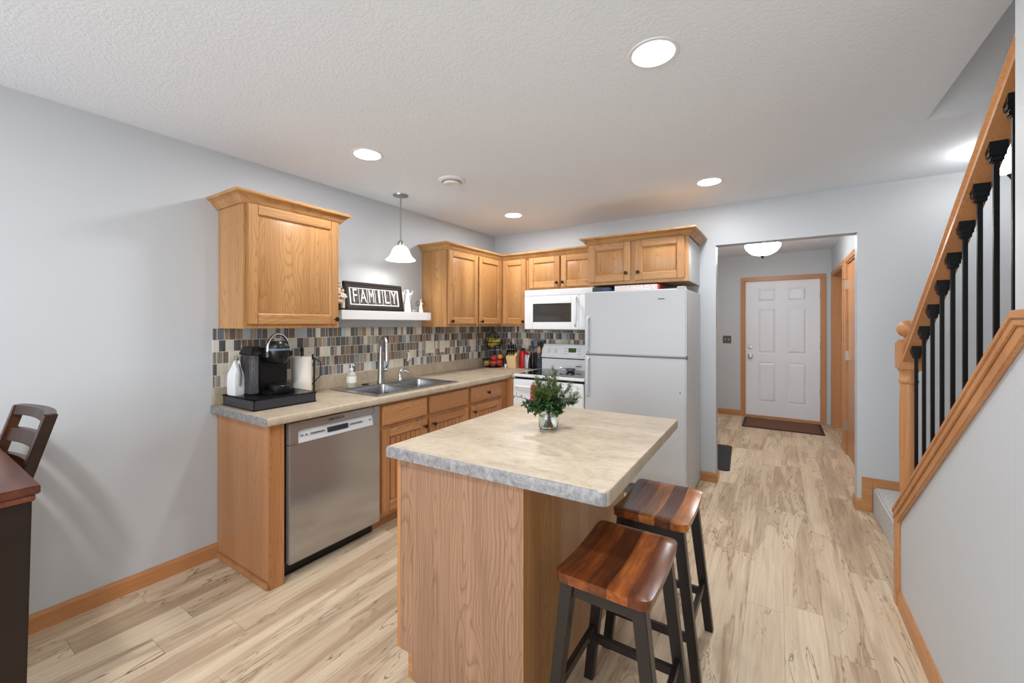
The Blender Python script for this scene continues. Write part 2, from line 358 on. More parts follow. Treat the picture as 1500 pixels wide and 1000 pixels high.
# ------------------------------------------------------------------ mesh building
class MB:
    """collects pieces into one mesh"""
    def __init__(self): self.bm = bmesh.new()
    def _merge(self, b, m, mx=None):
        if mx is not None: b.transform(mx)
        for f in b.faces: f.material_index = m
        me = bpy.data.meshes.new('t'); b.to_mesh(me); b.free()
        n0 = len(self.bm.faces)
        self.bm.from_mesh(me)
        self.bm.faces.ensure_lookup_table()
        bpy.data.meshes.remove(me)
        return self
    def box(self, x0, y0, z0, x1, y1, z1, b=0.0, m=0, seg=2, mx=None):
        q = bmesh.new(); bmesh.ops.create_cube(q, size=1)
        bmesh.ops.scale(q, vec=(abs(x1-x0), abs(y1-y0), abs(z1-z0)), verts=q.verts)
        bmesh.ops.translate(q, vec=((x0+x1)/2, (y0+y1)/2, (z0+z1)/2), verts=q.verts)
        if b: bmesh.ops.bevel(q, geom=q.edges[:], offset=b, segments=seg, affect='EDGES', clamp_overlap=True)
        return self._merge(q, m, mx)
    def hexa(self, p, b=0.0, m=0):
        """8 points: bottom 4 ccw, top 4 ccw"""
        q = bmesh.new(); v = [q.verts.new(c) for c in p]
        for f in ((3, 2, 1, 0), (4, 5, 6, 7), (0, 1, 5, 4), (1, 2, 6, 5), (2, 3, 7, 6), (3, 0, 4, 7)): q.faces.new([v[i] for i in f])
        bmesh.ops.recalc_face_normals(q, faces=q.faces)
        if b: bmesh.ops.bevel(q, geom=q.edges[:], offset=b, segments=2, affect='EDGES', clamp_overlap=True)
        return self._merge(q, m)
    def prism(self, poly, z0, z1, b=0.0, m=0, mx=None, bside=True):
        q = bmesh.new(); n = len(poly)
        lo = [q.verts.new((x, y, z0)) for x, y in poly]; hi = [q.verts.new((x, y, z1)) for x, y in poly]
        q.faces.new(lo[::-1]); q.faces.new(hi)
        for i in range(n): q.faces.new((lo[i], lo[(i+1) % n], hi[(i+1) % n], hi[i]))
        bmesh.ops.recalc_face_normals(q, faces=q.faces)
        if b:
            es = [e for e in q.edges if bside or abs(e.verts[0].co.z-e.verts[1].co.z) < 1e-6]
            bmesh.ops.bevel(q, geom=es, offset=b, segments=2, affect='EDGES', clamp_overlap=True)
        return self._merge(q, m, mx)
    def lathe(self, prof, c=(0, 0, 0), seg=24, m=0, mx=None, caps=True):
        q = bmesh.new(); rings = []
        for r, z in prof:
            rings.append([q.verts.new((r*math.cos(2*PI*i/seg), r*math.sin(2*PI*i/seg), z)) for i in range(seg)] if r > 1e-6 else [q.verts.new((0, 0, z))])
        for a, b in zip(rings, rings[1:]):
            for i in range(seg):
                j = (i+1) % seg
                if len(a) == 1 and len(b) == 1: continue
                if len(a) == 1: q.faces.new((a[0], b[i], b[j]))
                elif len(b) == 1: q.faces.new((a[i], a[j], b[0]))
                else: q.faces.new((a[i], a[j], b[j], b[i]))
        if caps:
            for rg in (rings[0], rings[-1]):
                if len(rg) > 1: q.faces.new(rg)
        bmesh.ops.recalc_face_normals(q, faces=q.faces)
        t = Matrix.Translation(c)
        return self._merge(q, m, t @ mx if mx is not None else t)
    def tube(self, pts, r, seg=8, m=0, closed=False, flat=1.0):
        q = bmesh.new(); P = [Vector(p) for p in pts]; n = len(P); rings = []
        rr = r if isinstance(r, (list, tuple)) else [r]*n
        up = None
        for i, p in enumerate(P):
            if closed: d = (P[(i+1) % n]-P[i-1]).normalized()
            else: d = (P[min(i+1, n-1)]-P[max(i-1, 0)]).normalized()
            if up is None:
                up = Vector((0, 0, 1)) if abs(d.z) < 0.9 else Vector((1, 0, 0))
            a = d.cross(up)
            if a.length < 1e-4: a = d.cross(Vector((0, 1, 0)))
            a.normalize(); b = a.cross(d).normalized(); up = b
            rings.append([q.verts.new(p+a*math.cos(2*PI*k/seg)*rr[i]+b*math.sin(2*PI*k/seg)*rr[i]*flat) for k in range(seg)])
        prs = list(zip(rings, rings[1:])) + ([(rings[-1], rings[0])] if closed else [])
        for A, B in prs:
            for k in range(seg): q.faces.new((A[k], A[(k+1) % seg], B[(k+1) % seg], B[k]))
        if not closed: q.faces.new(rings[0]); q.faces.new(rings[-1])
        bmesh.ops.recalc_face_normals(q, faces=q.faces)
        return self._merge(q, m)
    def ball(self, c, r, m=0, sc=(1, 1, 1), seg=16):
        q = bmesh.new(); bmesh.ops.create_uvsphere(q, u_segments=seg, v_segments=max(6, seg//2), radius=1)
        rr = (r*sc[0], r*sc[1], r*sc[2])
        bmesh.ops.scale(q, vec=rr, verts=q.verts); bmesh.ops.translate(q, vec=c, verts=q.verts)
        return self._merge(q, m)
    def sweep(self, path, prof, m=0):
        """crown moulding: path in plan (outside on the left of travel is +offset), prof = [(offset, z)]"""
        q = bmesh.new(); n = len(path); P = [Vector((x, y)) for x, y in path]; rings = []
        for i in range(n):
            ds = []
            if i > 0: ds.append((P[i]-P[i-1]).normalized())
            if i < n-1: ds.append((P[i+1]-P[i]).normalized())
            ns = [Vector((d.y, -d.x)) for d in ds]
            nn = ns[0] if len(ns) == 1 else (ns[0]+ns[1])/(1+ns[0].dot(ns[1]))
            rings.append([q.verts.new((P[i].x+nn.x*o, P[i].y+nn.y*o, z)) for o, z in prof])
        k = len(prof)
        for A, B in zip(rings, rings[1:]):
            for j in range(k): q.faces.new((A[j], A[(j+1) % k], B[(j+1) % k], B[j]))
        q.faces.new(rings[0]); q.faces.new(rings[-1])
        bmesh.ops.recalc_face_normals(q, faces=q.faces)
        return self._merge(q, m)
    def build(self, name, mats, parent=None, smooth=True, angle=35):
        me = bpy.data.meshes.new(name); self.bm.to_mesh(me); self.bm.free()
        if not isinstance(mats, (list, tuple)): mats = [mats]
        for x in mats: me.materials.append(x)
        o = bpy.data.objects.new(name, me); COL.objects.link(o)
        if parent is not None: o.parent = parent
        if smooth and len(me.polygons):
            me.polygons.foreach_set('use_smooth', [True]*len(me.polygons))
            me.set_sharp_from_angle(angle=math.radians(angle))
        return o

def tag(o, label=None, cat=None, group=None, kind=None):
    if label: o['label'] = label
    if cat: o['category'] = cat
    if group: o['group'] = group
    if kind: o['kind'] = kind
    return o
def thing(name, label, cat, loc=(0, 0, 0), rz=0.0, group=None):
    o = bpy.data.objects.new(name, None); COL.objects.link(o)
    o.empty_display_size = 0.05
    o.location = loc; o.rotation_euler = (0, 0, rz)
    return tag(o, label, cat, group)
def struct(name, mb, mats, smooth=False):
    o = mb.build(name, mats, None, smooth); o['kind'] = 'structure'; return o
def text(name, body, size, m, parent, loc, rot, depth=0.0006, sx=1.0, font=None):
    cu = bpy.data.curves.new(name, 'FONT'); cu.body = body; cu.size = size; cu.extrude = depth
    cu.align_x = 'CENTER'; cu.align_y = 'CENTER'; cu.resolution_u = 3
    o = bpy.data.objects.new('tmp_text', cu); COL.objects.link(o)
    dg = bpy.context.evaluated_depsgraph_get()
    me = bpy.data.meshes.new_from_object(o.evaluated_get(dg))
    bpy.data.objects.remove(o); bpy.data.curves.remove(cu)
    me.name = name; me.materials.clear(); me.materials.append(m)
    r = bpy.data.objects.new(name, me); COL.objects.link(r)
    r.location = loc; r.rotation_euler = rot; r.scale = (sx, 1, 1); r.parent = parent
    return r
def copy_tree(o, parent=None):
    c = o.copy(); COL.objects.link(c)
    if parent is not None: c.parent = parent
    for ch in o.children: copy_tree(ch, c)
    return c
def rx(a): return Matrix.Rotation(a, 4, 'X')
def ry(a): return Matrix.Rotation(a, 4, 'Y')
def rzm(a): return Matrix.Rotation(a, 4, 'Z')
def tr(x, y, z): return Matrix.Translation((x, y, z))

# ================================================================== SETTING
XH = 3.357   # half wall / hall opening plane
XR = 4.42    # outer wall of the stair
HALL = 7.23
struct('floor', MB().box(-0.15, -3.6, -0.06, 4.6, 7.5, 0), M['floor'])
struct('wall_left', MB().box(-0.12, -3.6, 0, 0, YB+0.12, H+0.02), M['wall'])
# back wall with the cased-free opening into the hall (x 2.38-3.35, up to 2.093)
mb = MB()
mb.box(0, YB, 0, 2.385, YB+0.12, H+0.02)
mb.box(2.385, YB, 2.093, 3.35, YB+0.12, H+0.02)
mb.box(3.35, YB, 0, XR+0.1, YB+0.12, H+0.02)
struct('wall_back', mb, M['wall'])
# ceiling with the stairwell opening x>3.483, y<2.94
mb = MB()
mb.box(-0.12, -3.6, H, 3.483, 7.4, H+0.1)
mb.box(3.483, 2.94, H, XR+0.1, 7.4, H+0.1)
struct('ceiling', mb, M['ceil'])
# sloped soffit of the stairwell
mb = MB()
mb.hexa([(3.483, 2.94, H), (XR, 2.94, H), (XR, 2.94, H+0.1), (3.483, 2.94, H+0.1),
         (3.483, 0.0, H+1.75), (XR, 0.0, H+1.75), (XR, 0.0, H+1.9), (3.483, 0.0, H+1.9)])
mb.box(3.40, -1.2, H+0.1, 3.483, 2.94, H+2.2)
struct('ceiling_stair', mb, M['ceil'])
struct('wall_stair', MB().box(XR, -3.6, 0, XR+0.1, YB, H+2.2), M['wall'])
# wall that closes the stairwell above and runs on towards the viewer
struct('wall_right', MB().box(XH, -3.6, 0, XH+0.11, 1.585, H+0.02), M['wall'])
# unseen rear wall; its patio-wide opening is made up for the fill light
mb = MB()
mb.box(-0.12, -3.6, 0, 0.4, -3.5, H+0.02); mb.box(3.6, -3.6, 0, XR+0.1, -3.5, H+2.2); mb.box(0.4, -3.6, 2.25, 3.6, -3.5, H+2.2)
struct('wall_rear', mb, M['wall'])
# hall
struct('wall_hall_left', MB().box(1.38, YB+0.12, 0, 1.5, HALL, H), M['wall'])
mb = MB()
mb.box(1.38, HALL, 0, 2.40, HALL+0.12, H); mb.box(2.40, HALL, 2.06, 3.36, HALL+0.12, H); mb.box(3.36, HALL, 0, 3.75, HALL+0.12, H)
struct('wall_hall_end', mb, M['wall'])
XQ = 3.47
A0, A1 = 5.95, 7.06   # far closet opening
B0, B1 = 4.62, 5.67   # near door opening
mb = MB()
mb.box(XQ, YB+0.12, 0, XQ+0.14, B0, H); mb.box(XQ, B0, 2.06, XQ+0.14, B1, H); mb.box(XQ, B1, 0, XQ+0.14, A0, H)
mb.box(XQ, A0, 2.06, XQ+0.14, A1, H); mb.box(XQ, A1, 0, XQ+0.14, HALL, H)
struct('wall_hall_right', mb, M['wall'])
# baseboards
def bb(name, pts, closed=False, h=0.085, t=0.014, m='Y'):
    mb = MB()
    prof = [(0, 0), (t, 0), (t, h*0.8), (t*0.55, h), (0, h)]
    mb.sweep(pts, prof); return struct(name, mb, M['trim'+m])
bb('baseboard_left', [(0.0, -3.5), (0.0, 1.139)])
bb('baseboard_back', [(2.262, YB), (2.385, YB), (2.385, YB+0.12)], m='X')
bb('baseboard_back_right', [(3.35, YB+0.12), (3.35, YB), (3.38, YB)], m='X')
bb('baseboard_right', [(XH, 2.745), (XH, -3.5)])
bb('baseboard_hall', [(1.5, HALL), (2.362, HALL)], m='X')
bb('baseboard_hall_right', [(XQ, 5.89), (XQ, 5.735)])

# ---- half wall, its cap, and the stairs
S0 = (2.80, 0.456); SL = 0.76; YT = 1.541
zt = S0[1]+SL*(S0[0]-YT)
mb = MB()
mx = Matrix(((0, 0, 1, 0), (1, 0, 0, 0), (0, 1, 0, 0), (0, 0, 0, 1)))   # (a,b,c)->(c,a,b): plan polygon in y,z extruded along x
mb.prism([(S0[0], 0), (S0[0], S0[1]), (1.586, S0[1]+SL*(S0[0]-1.586)), (1.586, 0)], XH, XH+0.11, mx=mx)
struct('wall_half', mb, M['wall'])
mb = MB()
def band(poly, x0, x1, b=0.003): mb.prism(poly, x0, x1, b=b, mx=mx)
c0 = 0.022
L = math.hypot(1, SL)
# sloped cap board, with level return over the wall
band([(S0[0]+0.018, S0[1]-0.014), (S0[0]+0.018, S0[1]+c0-0.012), (YT, zt+c0), (1.10, zt+c0), (1.10, zt), (YT, zt)], XH-0.024, XH+0.134)
# apron moulding on the room face
band([(S0[0]+0.012, S0[1]-0.079), (S0[0]+0.012, S0[1]-0.010), (YT+0.0, zt), (1.10, zt), (1.10, zt-0.042), (YT-0.037, zt-0.042)], XH-0.015, XH)
band([(S0[0]+0.010, S0[1]-0.040), (S0[0]+0.010, S0[1]-0.008), (YT+0.0, zt), (1.10, zt), (1.10, zt-0.018), (YT-0.014, zt-0.018)], XH-0.021, XH-0.014)
# end casing down to the floor
band([(S0[0]+0.016, 0), (S0[0]+0.016, S0[1]+0.0), (S0[0]-0.04, S0[1]+0.02), (S0[0]-0.04, 0)], XH-0.0165, XH+0.0)
band([(S0[0]+0.016, 0), (S0[0]+0.016, S0[1]+0.0), (S0[0], S0[1]+0.005), (S0[0], 0)], XH-0.0155, XH+0.12)
struct('trim_1', mb, M['trimZ'], smooth=True)
# skirt along the back wall stepping up at the landing
mb = MB()
mb.box(3.376, YB-0.016, 0.0, 3.438, YB, 0.252, 0.003); mb.box(3.438, YB-0.016, 0.17, XR, YB, 0.252, 0.003)
struct('trim_2', mb, M['trimX'], smooth=True)

st = thing('staircase', 'carpeted staircase with square landing beyond the half wall', 'stairs', (3.9, 3.4, 0))
def rel(o, p): return tuple(a-b for a, b in zip(p, o.location))
def WB(o):
    """matrix that takes world coordinates to the local frame of an unrotated thing"""
    return tr(*[-v for v in o.location])
mb = MB(); mb.box(3.440, 2.825, 0, XR-0.006, YB-0.016, 0.192, 0.012, mx=WB(st)); mb.build('landing', M['carpet'], st)
for k in range(8):
    y1 = 2.82-0.238*k
    mb = MB(); mb.box(3.492, y1-0.238-0.02, 0, XR-0.006, y1, 0.192+0.19*(k+1), 0.012, mx=WB(st)); mb.build('step', M['carpet'], st)

# newel post
nw = thing('newel_post', 'turned oak newel post with ball cap at the foot of the banister', 'newel post', (3.412, 2.895, 0.193))
mb = MB()
mb.box(-0.045, -0.045, 0, 0.045, 0.045, 0.25, 0.004)
mb.lathe([(0.043, 0.25), (0.034, 0.275), (0.038, 0.285), (0.033, 0.30), (0.036, 0.6), (0.035, 0.80), (0.031, 0.90), (0.038, 0.905), (0.040, 0.915), (0.034, 0.925), (0.034, 0.955), (0.044, 0.975)], seg=24)
mb.box(-0.046, -0.046, 0.97, 0.046, 0.046, 1.115, 0.007)
mb.build('post', M['trimZ'], nw)
mb = MB()
mb.lathe([(0.0, 1.112), (0.040, 1.114), (0.042, 1.124), (0.020, 1.13), (0.018, 1.14), (0.034, 1.148), (0.046, 1.168), (0.047, 1.182), (0.041, 1.204), (0.022, 1.222), (0, 1.226)], seg=24)
mb.build('ball_cap', M['trimZ'], nw)

# handrail: rail top line through measured points
def railz(y): return 1.262+0.757*(2.86-y)
hr = thing('handrail', 'sloping oak handrail rising from the newel post to the wall', 'handrail', (3.41, 2.2, 0))
prof = [(-0.030, -0.050), (0.030, -0.050), (0.030, -0.034), (0.022, -0.024), (0.033, -0.010), (0.030, 0.004), (0.016, 0.012), (-0.016, 0.012), (-0.030, 0.004), (-0.033, -0.010), (-0.022, -0.024), (-0.030, -0.034)]
q = bmesh.new(); rings = []
for y in (2.852, 1.586):
    rings.append([q.verts.new((x, y-2.2, railz(y)+z*1.25)) for x, z in prof])
for j in range(len(prof)): q.faces.new((rings[0][j], rings[0][(j+1) % len(prof)], rings[1][(j+1) % len(prof)], rings[1][j]))
q.faces.new(rings[0]); q.faces.new(rings[1]); bmesh.ops.recalc_face_normals(q, faces=q.faces)
mb = MB(); mb._merge(q, 0); mb.build('rail', M['trimY'], hr)

# balusters
def baluster(y):
    t = thing('baluster', '', 'baluster', (3.412, y, 0), 0, 'black balusters under the handrail')
    zb = S0[1]+SL*(S0[0]-y)+c0-0.004; z1 = railz(y)-0.060
    mb = MB(); mb.box(-0.0064, -0.0064, zb, 0.0064, 0.0064, z1, 0.0015); mb.build('bar', M['blackiron'], t)
    mb = MB(); mb.box(-0.019, -0.019, z1-0.035, 0.019, 0.019, z1-0.004, 0.005)
    mb.box(-0.015, -0.015, z1-0.05, 0.015, 0.015, z1-0.03, 0.005)
    mb.hexa([(-0.02, -0.02, z1-0.012), (0.02, -0.02, z1-0.012), (0.02, 0.02, z1-0.012), (-0.02, 0.02, z1-0.012),
             (-0.02, -0.02, z1+0.015), (0.02, -0.02, z1+0.015), (0.02, 0.02, z1-0.015+0.0), (-0.02, 0.02, z1-0.015+0.0)])
    mb.build('bracket', M['black'], t)
    return t
ords = ['first baluster, shortest, beside the newel post', 'second baluster from the newel post', 'third baluster from the newel post', 'fourth baluster from the newel post', 'middle baluster, fifth from the newel post',
        'sixth baluster from the newel post', 'seventh baluster from the newel post', 'eighth baluster from the newel post, next to last', 'last baluster, tallest, nearest the wall end']
for i, y in enumerate((2.755, 2.628, 2.503, 2.379, 2.255, 2.130, 2.002, 1.878, 1.756)):
    b = baluster(y); b['label'] = 'black square iron ' + ords[i]

# ---- exterior door
def panel_door(t, w, h, th, panels, m, name='slab'):
    """slab in local coords: x 0..w, z 0..h, front at y=0 facing -y; panels recessed-raised"""
    xs = sorted({0, w, *[p[0] for p in panels], *[p[2] for p in panels]})
    zs = sorted({0, h, *[p[1] for p in panels], *[p[3] for p in panels]})
    mb = MB()
    mb.box(0, 0.013, 0, w, th, h)
    for a, b in zip(xs, xs[1:]):
        for c, d in zip(zs, zs[1:]):
            cx, cz = (a+b)/2, (c+d)/2
            if not any(p[0] < cx < p[2] and p[1] < cz < p[3] for p in panels): mb.box(a, 0, c, b, 0.0131, d)
    for p in panels:
        e, s = 0.012, 0.035
        for lo, hi, ya, yb in ((0, e, 0.0, 0.0065), (e+0.01, s, 0.0062, 0.0015)):
            pass
        mb.hexa([(p[0]+0.014, 0.0132, p[1]+0.014), (p[2]-0.014, 0.0132, p[1]+0.014), (p[2]-0.014, 0.0132, p[3]-0.014), (p[0]+0.014, 0.0132, p[3]-0.014),
                 (p[0]+0.04, 0.001, p[1]+0.04), (p[2]-0.04, 0.001, p[1]+0.04), (p[2]-0.04, 0.001, p[3]-0.04), (p[0]+0.04, 0.001, p[3]-0.04)])
    return mb.build(name, m, t, smooth=False)
d1 = thing('door_1', None, None, (2.43, HALL+0.02, 0.03)); d1['kind'] = 'structure'
pn = []
for a, b in ((0.155, 0.395), (0.525, 0.765)):
    pn += [(a, 0.20, b, 0.80), (a, 0.93, b, 1.61), (a, 1.70, b, 1.905)]
panel_door(d1, 0.915, 2.015, 0.045, pn, M['door'])
def knob(z):
    mb = MB(); m_ = rx(PI/2)
    mb.lathe([(0.033, 0), (0.033, 0.006), (0.014, 0.012), (0.012, 0.03), (0.026, 0.042), (0.030, 0.055), (0.022, 0.068), (0, 0.07)], (0.062, 0, z), 20, mx=m_)
    return mb
knob(0.885).build('door_knob', M['nickel'], d1)
mb = MB(); mb.lathe([(0.032, 0), (0.032, 0.008), (0.026, 0.018), (0, 0.02)], (0.062, 0, 1.02), 20, mx=rx(PI/2)); mb.build('deadbolt', M['nickel'], d1)
for z in (0.35, 1.0, 1.72):
    MB().box(0.912, -0.012, z, 0.925, 0.004, z+0.1, 0.002).build('hinge', M['bronze'], d1)
def casing(name, x0, x1, h, y, w=0.058, t=0.016, depth=0.12):
    """flat casing round an opening in an x-facing plan; front toward -y"""
    mb = MB()
    mb.box(x0-w, y-t, 0, x0, y, h, 0.002, 1); mb.box(x1, y-t, 0, x1+w, y, h, 0.002, 1); mb.box(x0-w, y-t, h, x1+w, y, h+w, 0.004, 0)
    mb.box(x0-0.005, y-t*0.5, 0, x0+0.014, y+depth, h, 0, 1); mb.box(x1-0.014, y-t*0.5, 0, x1+0.005, y+depth, h, 0, 1); mb.box(x0, y-t*0.5, h-0.014, x1, y+depth, h+0.004, 0, 0)
    return mb
mb = casing('x', 2.416, 3.358, 2.052, HALL, 0.052)
mb.box(2.43, HALL-0.03, 0, 3.345, HALL+0.1, 0.028, 0.004, 0)
struct('trim_3', mb, [M['trimX'], M['trimZ']], True)
# hall right doors
def side_frame(y0, y1, h, w=0.058, t=0.016):
    mb = MB()
    X = XQ
    mb.box(X-t, y0-w, 0, X, y0, h, 0.002, 1); mb.box(X-t, y1, 0, X, y1+w, h, 0.002, 1); mb.box(X-t, y0-w, h, X, y1+w, h+w, 0.004, 0)
    mb.box(X-0.004, y0-0.004, 0, X+0.14, y0+0.014, h, 0, 1); mb.box(X-0.004, y1-0.014, 0, X+0.14, y1+0.004, h, 0, 1); mb.box(X-0.004, y0, h-0.014, X+0.14, y1, h+0.004, 0, 0)
    return mb
struct('trim_4', side_frame(A0, A1, 2.058), [M['trimY'], M['trimZ']], True)
struct('trim_5', side_frame(B0, B1, 2.058), [M['trimY'], M['trimZ']], True)
d2 = thing('door_2', None, None, (XQ+0.095, A0+0.016, 0.012)); d2['kind'] = 'structure'
MB().box(0, 0, 0, 0.035, A1-A0-0.032, 2.02, 0.002).build('slab', M['trimZ'], d2)
d3 = thing('door_3', None, None, (XQ+0.004, B0+0.016, 0.012)); d3['kind'] = 'structure'
MB().box(0, 0, 0, 0.035, B1-B0-0.035, 2.02, 0.002).build('slab', M['trimZ'], d3)
for z in (0.25, 1.0, 1.76):
    o = MB().box(-0.022, B1-B0-0.045, z, 0.0, B1-B0-0.028, z+0.1, 0.003).build('hinge', M['nickel'], d3)
MB().tube([(-0.018, B1-B0-0.036, 1.865), (-0.05, B1-B0-0.04, 1.865)], 0.004).build('hinge_stop', M['nickel'], d3)

# ================================================================== KITCHEN UNITS
def door_leaf(w, h, style='raised', ms=('oak_upZ', 'oak_upX')):
    """door leaf, local x 0..w, z 0..h, back at y=0, front at y=-0.02"""
    mb = MB(); s = 0.056; T = 0.02
    mb.box(0, -T, 0, s, 0, h, 0.003, 0); mb.box(w-s, -T, 0, w, 0, h, 0.003, 0)
    mb.box(s-0.001, -T, 0, w-s+0.001, 0, s, 0.003, 1); mb.box(s-0.001, -T, h-s, w-s+0.001, 0, h, 0.003, 1)
    mb.box(s-0.002, -0.008, s-0.002, w-s+0.002, -0.001, h-s+0.002, 0, 0)
    # inner sticking
    def ring(i0, y0, i1, y1, m=0):
        a = [(s+i0, y0, s+i0), (w-s-i0, y0, s+i0), (w-s-i0, y0, h-s-i0), (s+i0, y0, h-s-i0)]
        b = [(s+i1, y1, s+i1), (w-s-i1, y1, s+i1), (w-s-i1, y1, h-s-i1), (s+i1, y1, h-s-i1)]
        q = bmesh.new(); A = [q.verts.new(p) for p in a]; B = [q.verts.new(p) for p in b]
        for k in range(4): q.faces.new((A[k], A[(k+1) % 4], B[(k+1) % 4], B[k]))
        bmesh.ops.recalc_face_normals(q, faces=q.faces)
        mb._merge(q, m)
    ring(-0.001, -T+0.003, 0.008, -0.009)
    if style == 'raised':
        i0, i1 = 0.010, 0.034
        mb.hexa([(s+i0, -0.008, s+i0), (w-s-i0, -0.008, s+i0), (w-s-i0, -0.008, h-s-i0), (s+i0, -0.008, h-s-i0),
                 (s+i1, -0.018, s+i1), (w-s-i1, -0.018, s+i1), (w-s-i1, -0.018, h-s-i1), (s+i1, -0.018, h-s-i1)], m=0)
    else:
        n = max(3, int((w-2*s-0.03)/0.042)); a0 = s+0.012; pw = (w-2*s-0.024)/n
        for k in range(n): mb.box(a0+k*pw+0.0015, -0.014, s+0.012, a0+(k+1)*pw-0.0015, -0.006, h-s-0.012, 0.003, 0)
    return mb
def knob_mb(x, z, y=-0.02):
    mb = MB(); mb.lathe([(0.007, 0), (0.006, 0.012), (0.013, 0.018), (0.0155, 0.024), (0.012, 0.030), (0, 0.032)], (x, y, z), 14, mx=rx(PI/2)); return mb
def add_door(t, x0, z0, x1, z1, depth, kx=None, kz=None, style='raised', ms=('oak_upZ', 'oak_upX')):
    mb = door_leaf(x1-x0, z1-z0, style)
    mb.bm.transform(tr(x0, -depth, z0))
    d = mb.build('door', [M[ms[0]], M[ms[1]]], t)
    if kx is not None: knob_mb(kx, kz, -depth-0.02).build('knob', M['bronze'], d)
    return d
def carcass(w, z0, z1, depth, mb, left_end=True):
    mb.box(0, -depth+0.018, z0, w, -0.002, z1, 0.001, 0)
def face_frame(t, w, z0, z1, depth, opens, name='face_frame', ms=('oak_upZ', 'oak_upX'), a=0.0):
    mb = MB()
    # simple frame slab: stiles between openings
    mb.box(a, -depth, z0, w, -depth+0.02, z1, 0.0015, 0)
    return mb.build(name, [M[ms[0]], M[ms[1]]], t)
CP = [(0.0, 2.085), (0.010, 2.085), (0.014, 2.093), (0.022, 2.098), (0.030, 2.112), (0.046, 2.130), (0.058, 2.134), (0.062, 2.140), (0.062, 2.150), (0.0, 2.150)]
Z0, Z1 = 1.373, 2.107
# A: left wall single-door cabinet
t = thing('wall_cabinet', 'honey oak wall cabinet with one door, alone on the left above the coffee maker', 'cabinet', (0, 1.146, 0), PI/2)
mb = MB(); carcass(0.604, Z0, Z1, 0.305, mb); mb.build('body', M['oak_upZ'], t)
face_frame(t, 0.604, Z0, Z1, 0.305, None)
add_door(t, 0.016, 1.398, 0.592, 2.088, 0.305, 0.566, 1.432)
mb = MB(); mb.sweep([(0, 0), (0, -0.305), (0.604, -0.305), (0.604, 0)], [(o, z) for o, z in CP]); 
crn = mb.build('crown_moulding', M['oak_upX'], t)
# B: left wall corner run, two doors
t = thing('wall_cabinet', 'oak wall cabinet with two tall doors in the left corner, right of the white shelf', 'cabinet', (0, 2.847, 0), PI/2)
mb = MB(); carcass(1.198, Z0, Z1, 0.305, mb); mb.build('body', M['oak_upZ'], t)
face_frame(t, 0.905, Z0, Z1, 0.305, None)
add_door(t, 0.020, 1.398, 0.452, 2.080, 0.305, 0.050, 1.425)
add_door(t, 0.475, 1.398, 0.870, 2.080, 0.305, 0.502, 1.425)
# crown of the corner run belongs to this unit; it turns the corner to the cabinets on the back wall
mb = MB(); CP2 = [(o*0.85, z-0.006) for o, z in CP]
mb.sweep([(0, 0), (0, -0.305), (0.895, -0.305), (0.895, -1.405)], CP2)
mb.build('crown_moulding', M['oak_upX'], t)
# C: back wall single door
t = thing('wall_cabinet', 'narrow oak wall cabinet with one tall door left of the microwave', 'cabinet', (0.306, YB, 0))
mb = MB(); carcass(0.342, Z0, Z1, 0.303, mb); mb.build('body', M['oak_upZ'], t)
face_frame(t, 0.342, Z0, Z1, 0.304, None, a=0.002)
add_door(t, 0.030, 1.398, 0.318, 2.080, 0.305, 0.296, 1.425)
# D: over the microwave
t = thing('wall_cabinet', 'short oak wall cabinet with two doors directly above the microwave', 'cabinet', (0.65, YB, 0))
mb = MB(); carcass(0.755, 1.745, Z1, 0.303, mb); mb.build('body', M['oak_upZ'], t)
face_frame(t, 0.755, 1.745, Z1, 0.304, None)
add_door(t, 0.014, 1.768, 0.366, 2.080, 0.305, 0.342, 1.812)
add_door(t, 0.384, 1.768, 0.738, 2.080, 0.305, 0.408, 1.812)
# E: over the fridge
t = thing('wall_cabinet', 'deep oak wall cabinet with two doors and wide crown above the refrigerator', 'cabinet', (1.411, YB, 0))
mb = MB(); mb.box(0, -0.52, 1.742, 0.838, -0.002, 2.112, 0.001, 0); mb.build('body', M['oak_upZ'], t)
tag(MB().box(0.838, -0.519, 1.743, 0.843, -0.002, 2.09).build('side_panel', M['appl2'], t), 'white side panel')
face_frame(t, 0.843, 1.742, 2.112, 0.54, None)
add_door(t, 0.012, 1.768, 0.384, 2.100, 0.54, 0.350, 1.832)
add_door(t, 0.423, 1.768, 0.812, 2.100, 0.54, 0.452, 1.832)
mb = MB(); mb.sweep([(0, 0), (0, -0.54), (0.843, -0.54), (0.843, 0)], [(o*1.0, z+0.012) for o, z in CP]); mb.build('crown_moulding', M['oak_upX'], t)

# base units on the left wall
ENDY = 1.140
t = thing('end_panel', 'oak end panel of the counter run, between the left wall and the dishwasher', 'panel', (0, ENDY, 0), PI/2)
MB().box(0, -0.59, 0, 0.074, -0.002, 0.868, 0.001).build('side_panel', M['panel2'], t)
MB().box(0.0, -0.607, 0, 0.076, -0.588, 0.868, 0.002).build('stile', M['oak_loZ'], t)
mb = MB(); mb.box(-0.012, -0.60, 0, 0.0, -0.016, 0.035, 0.004); mb.build('shoe_moulding', M['oak_loX'], t)
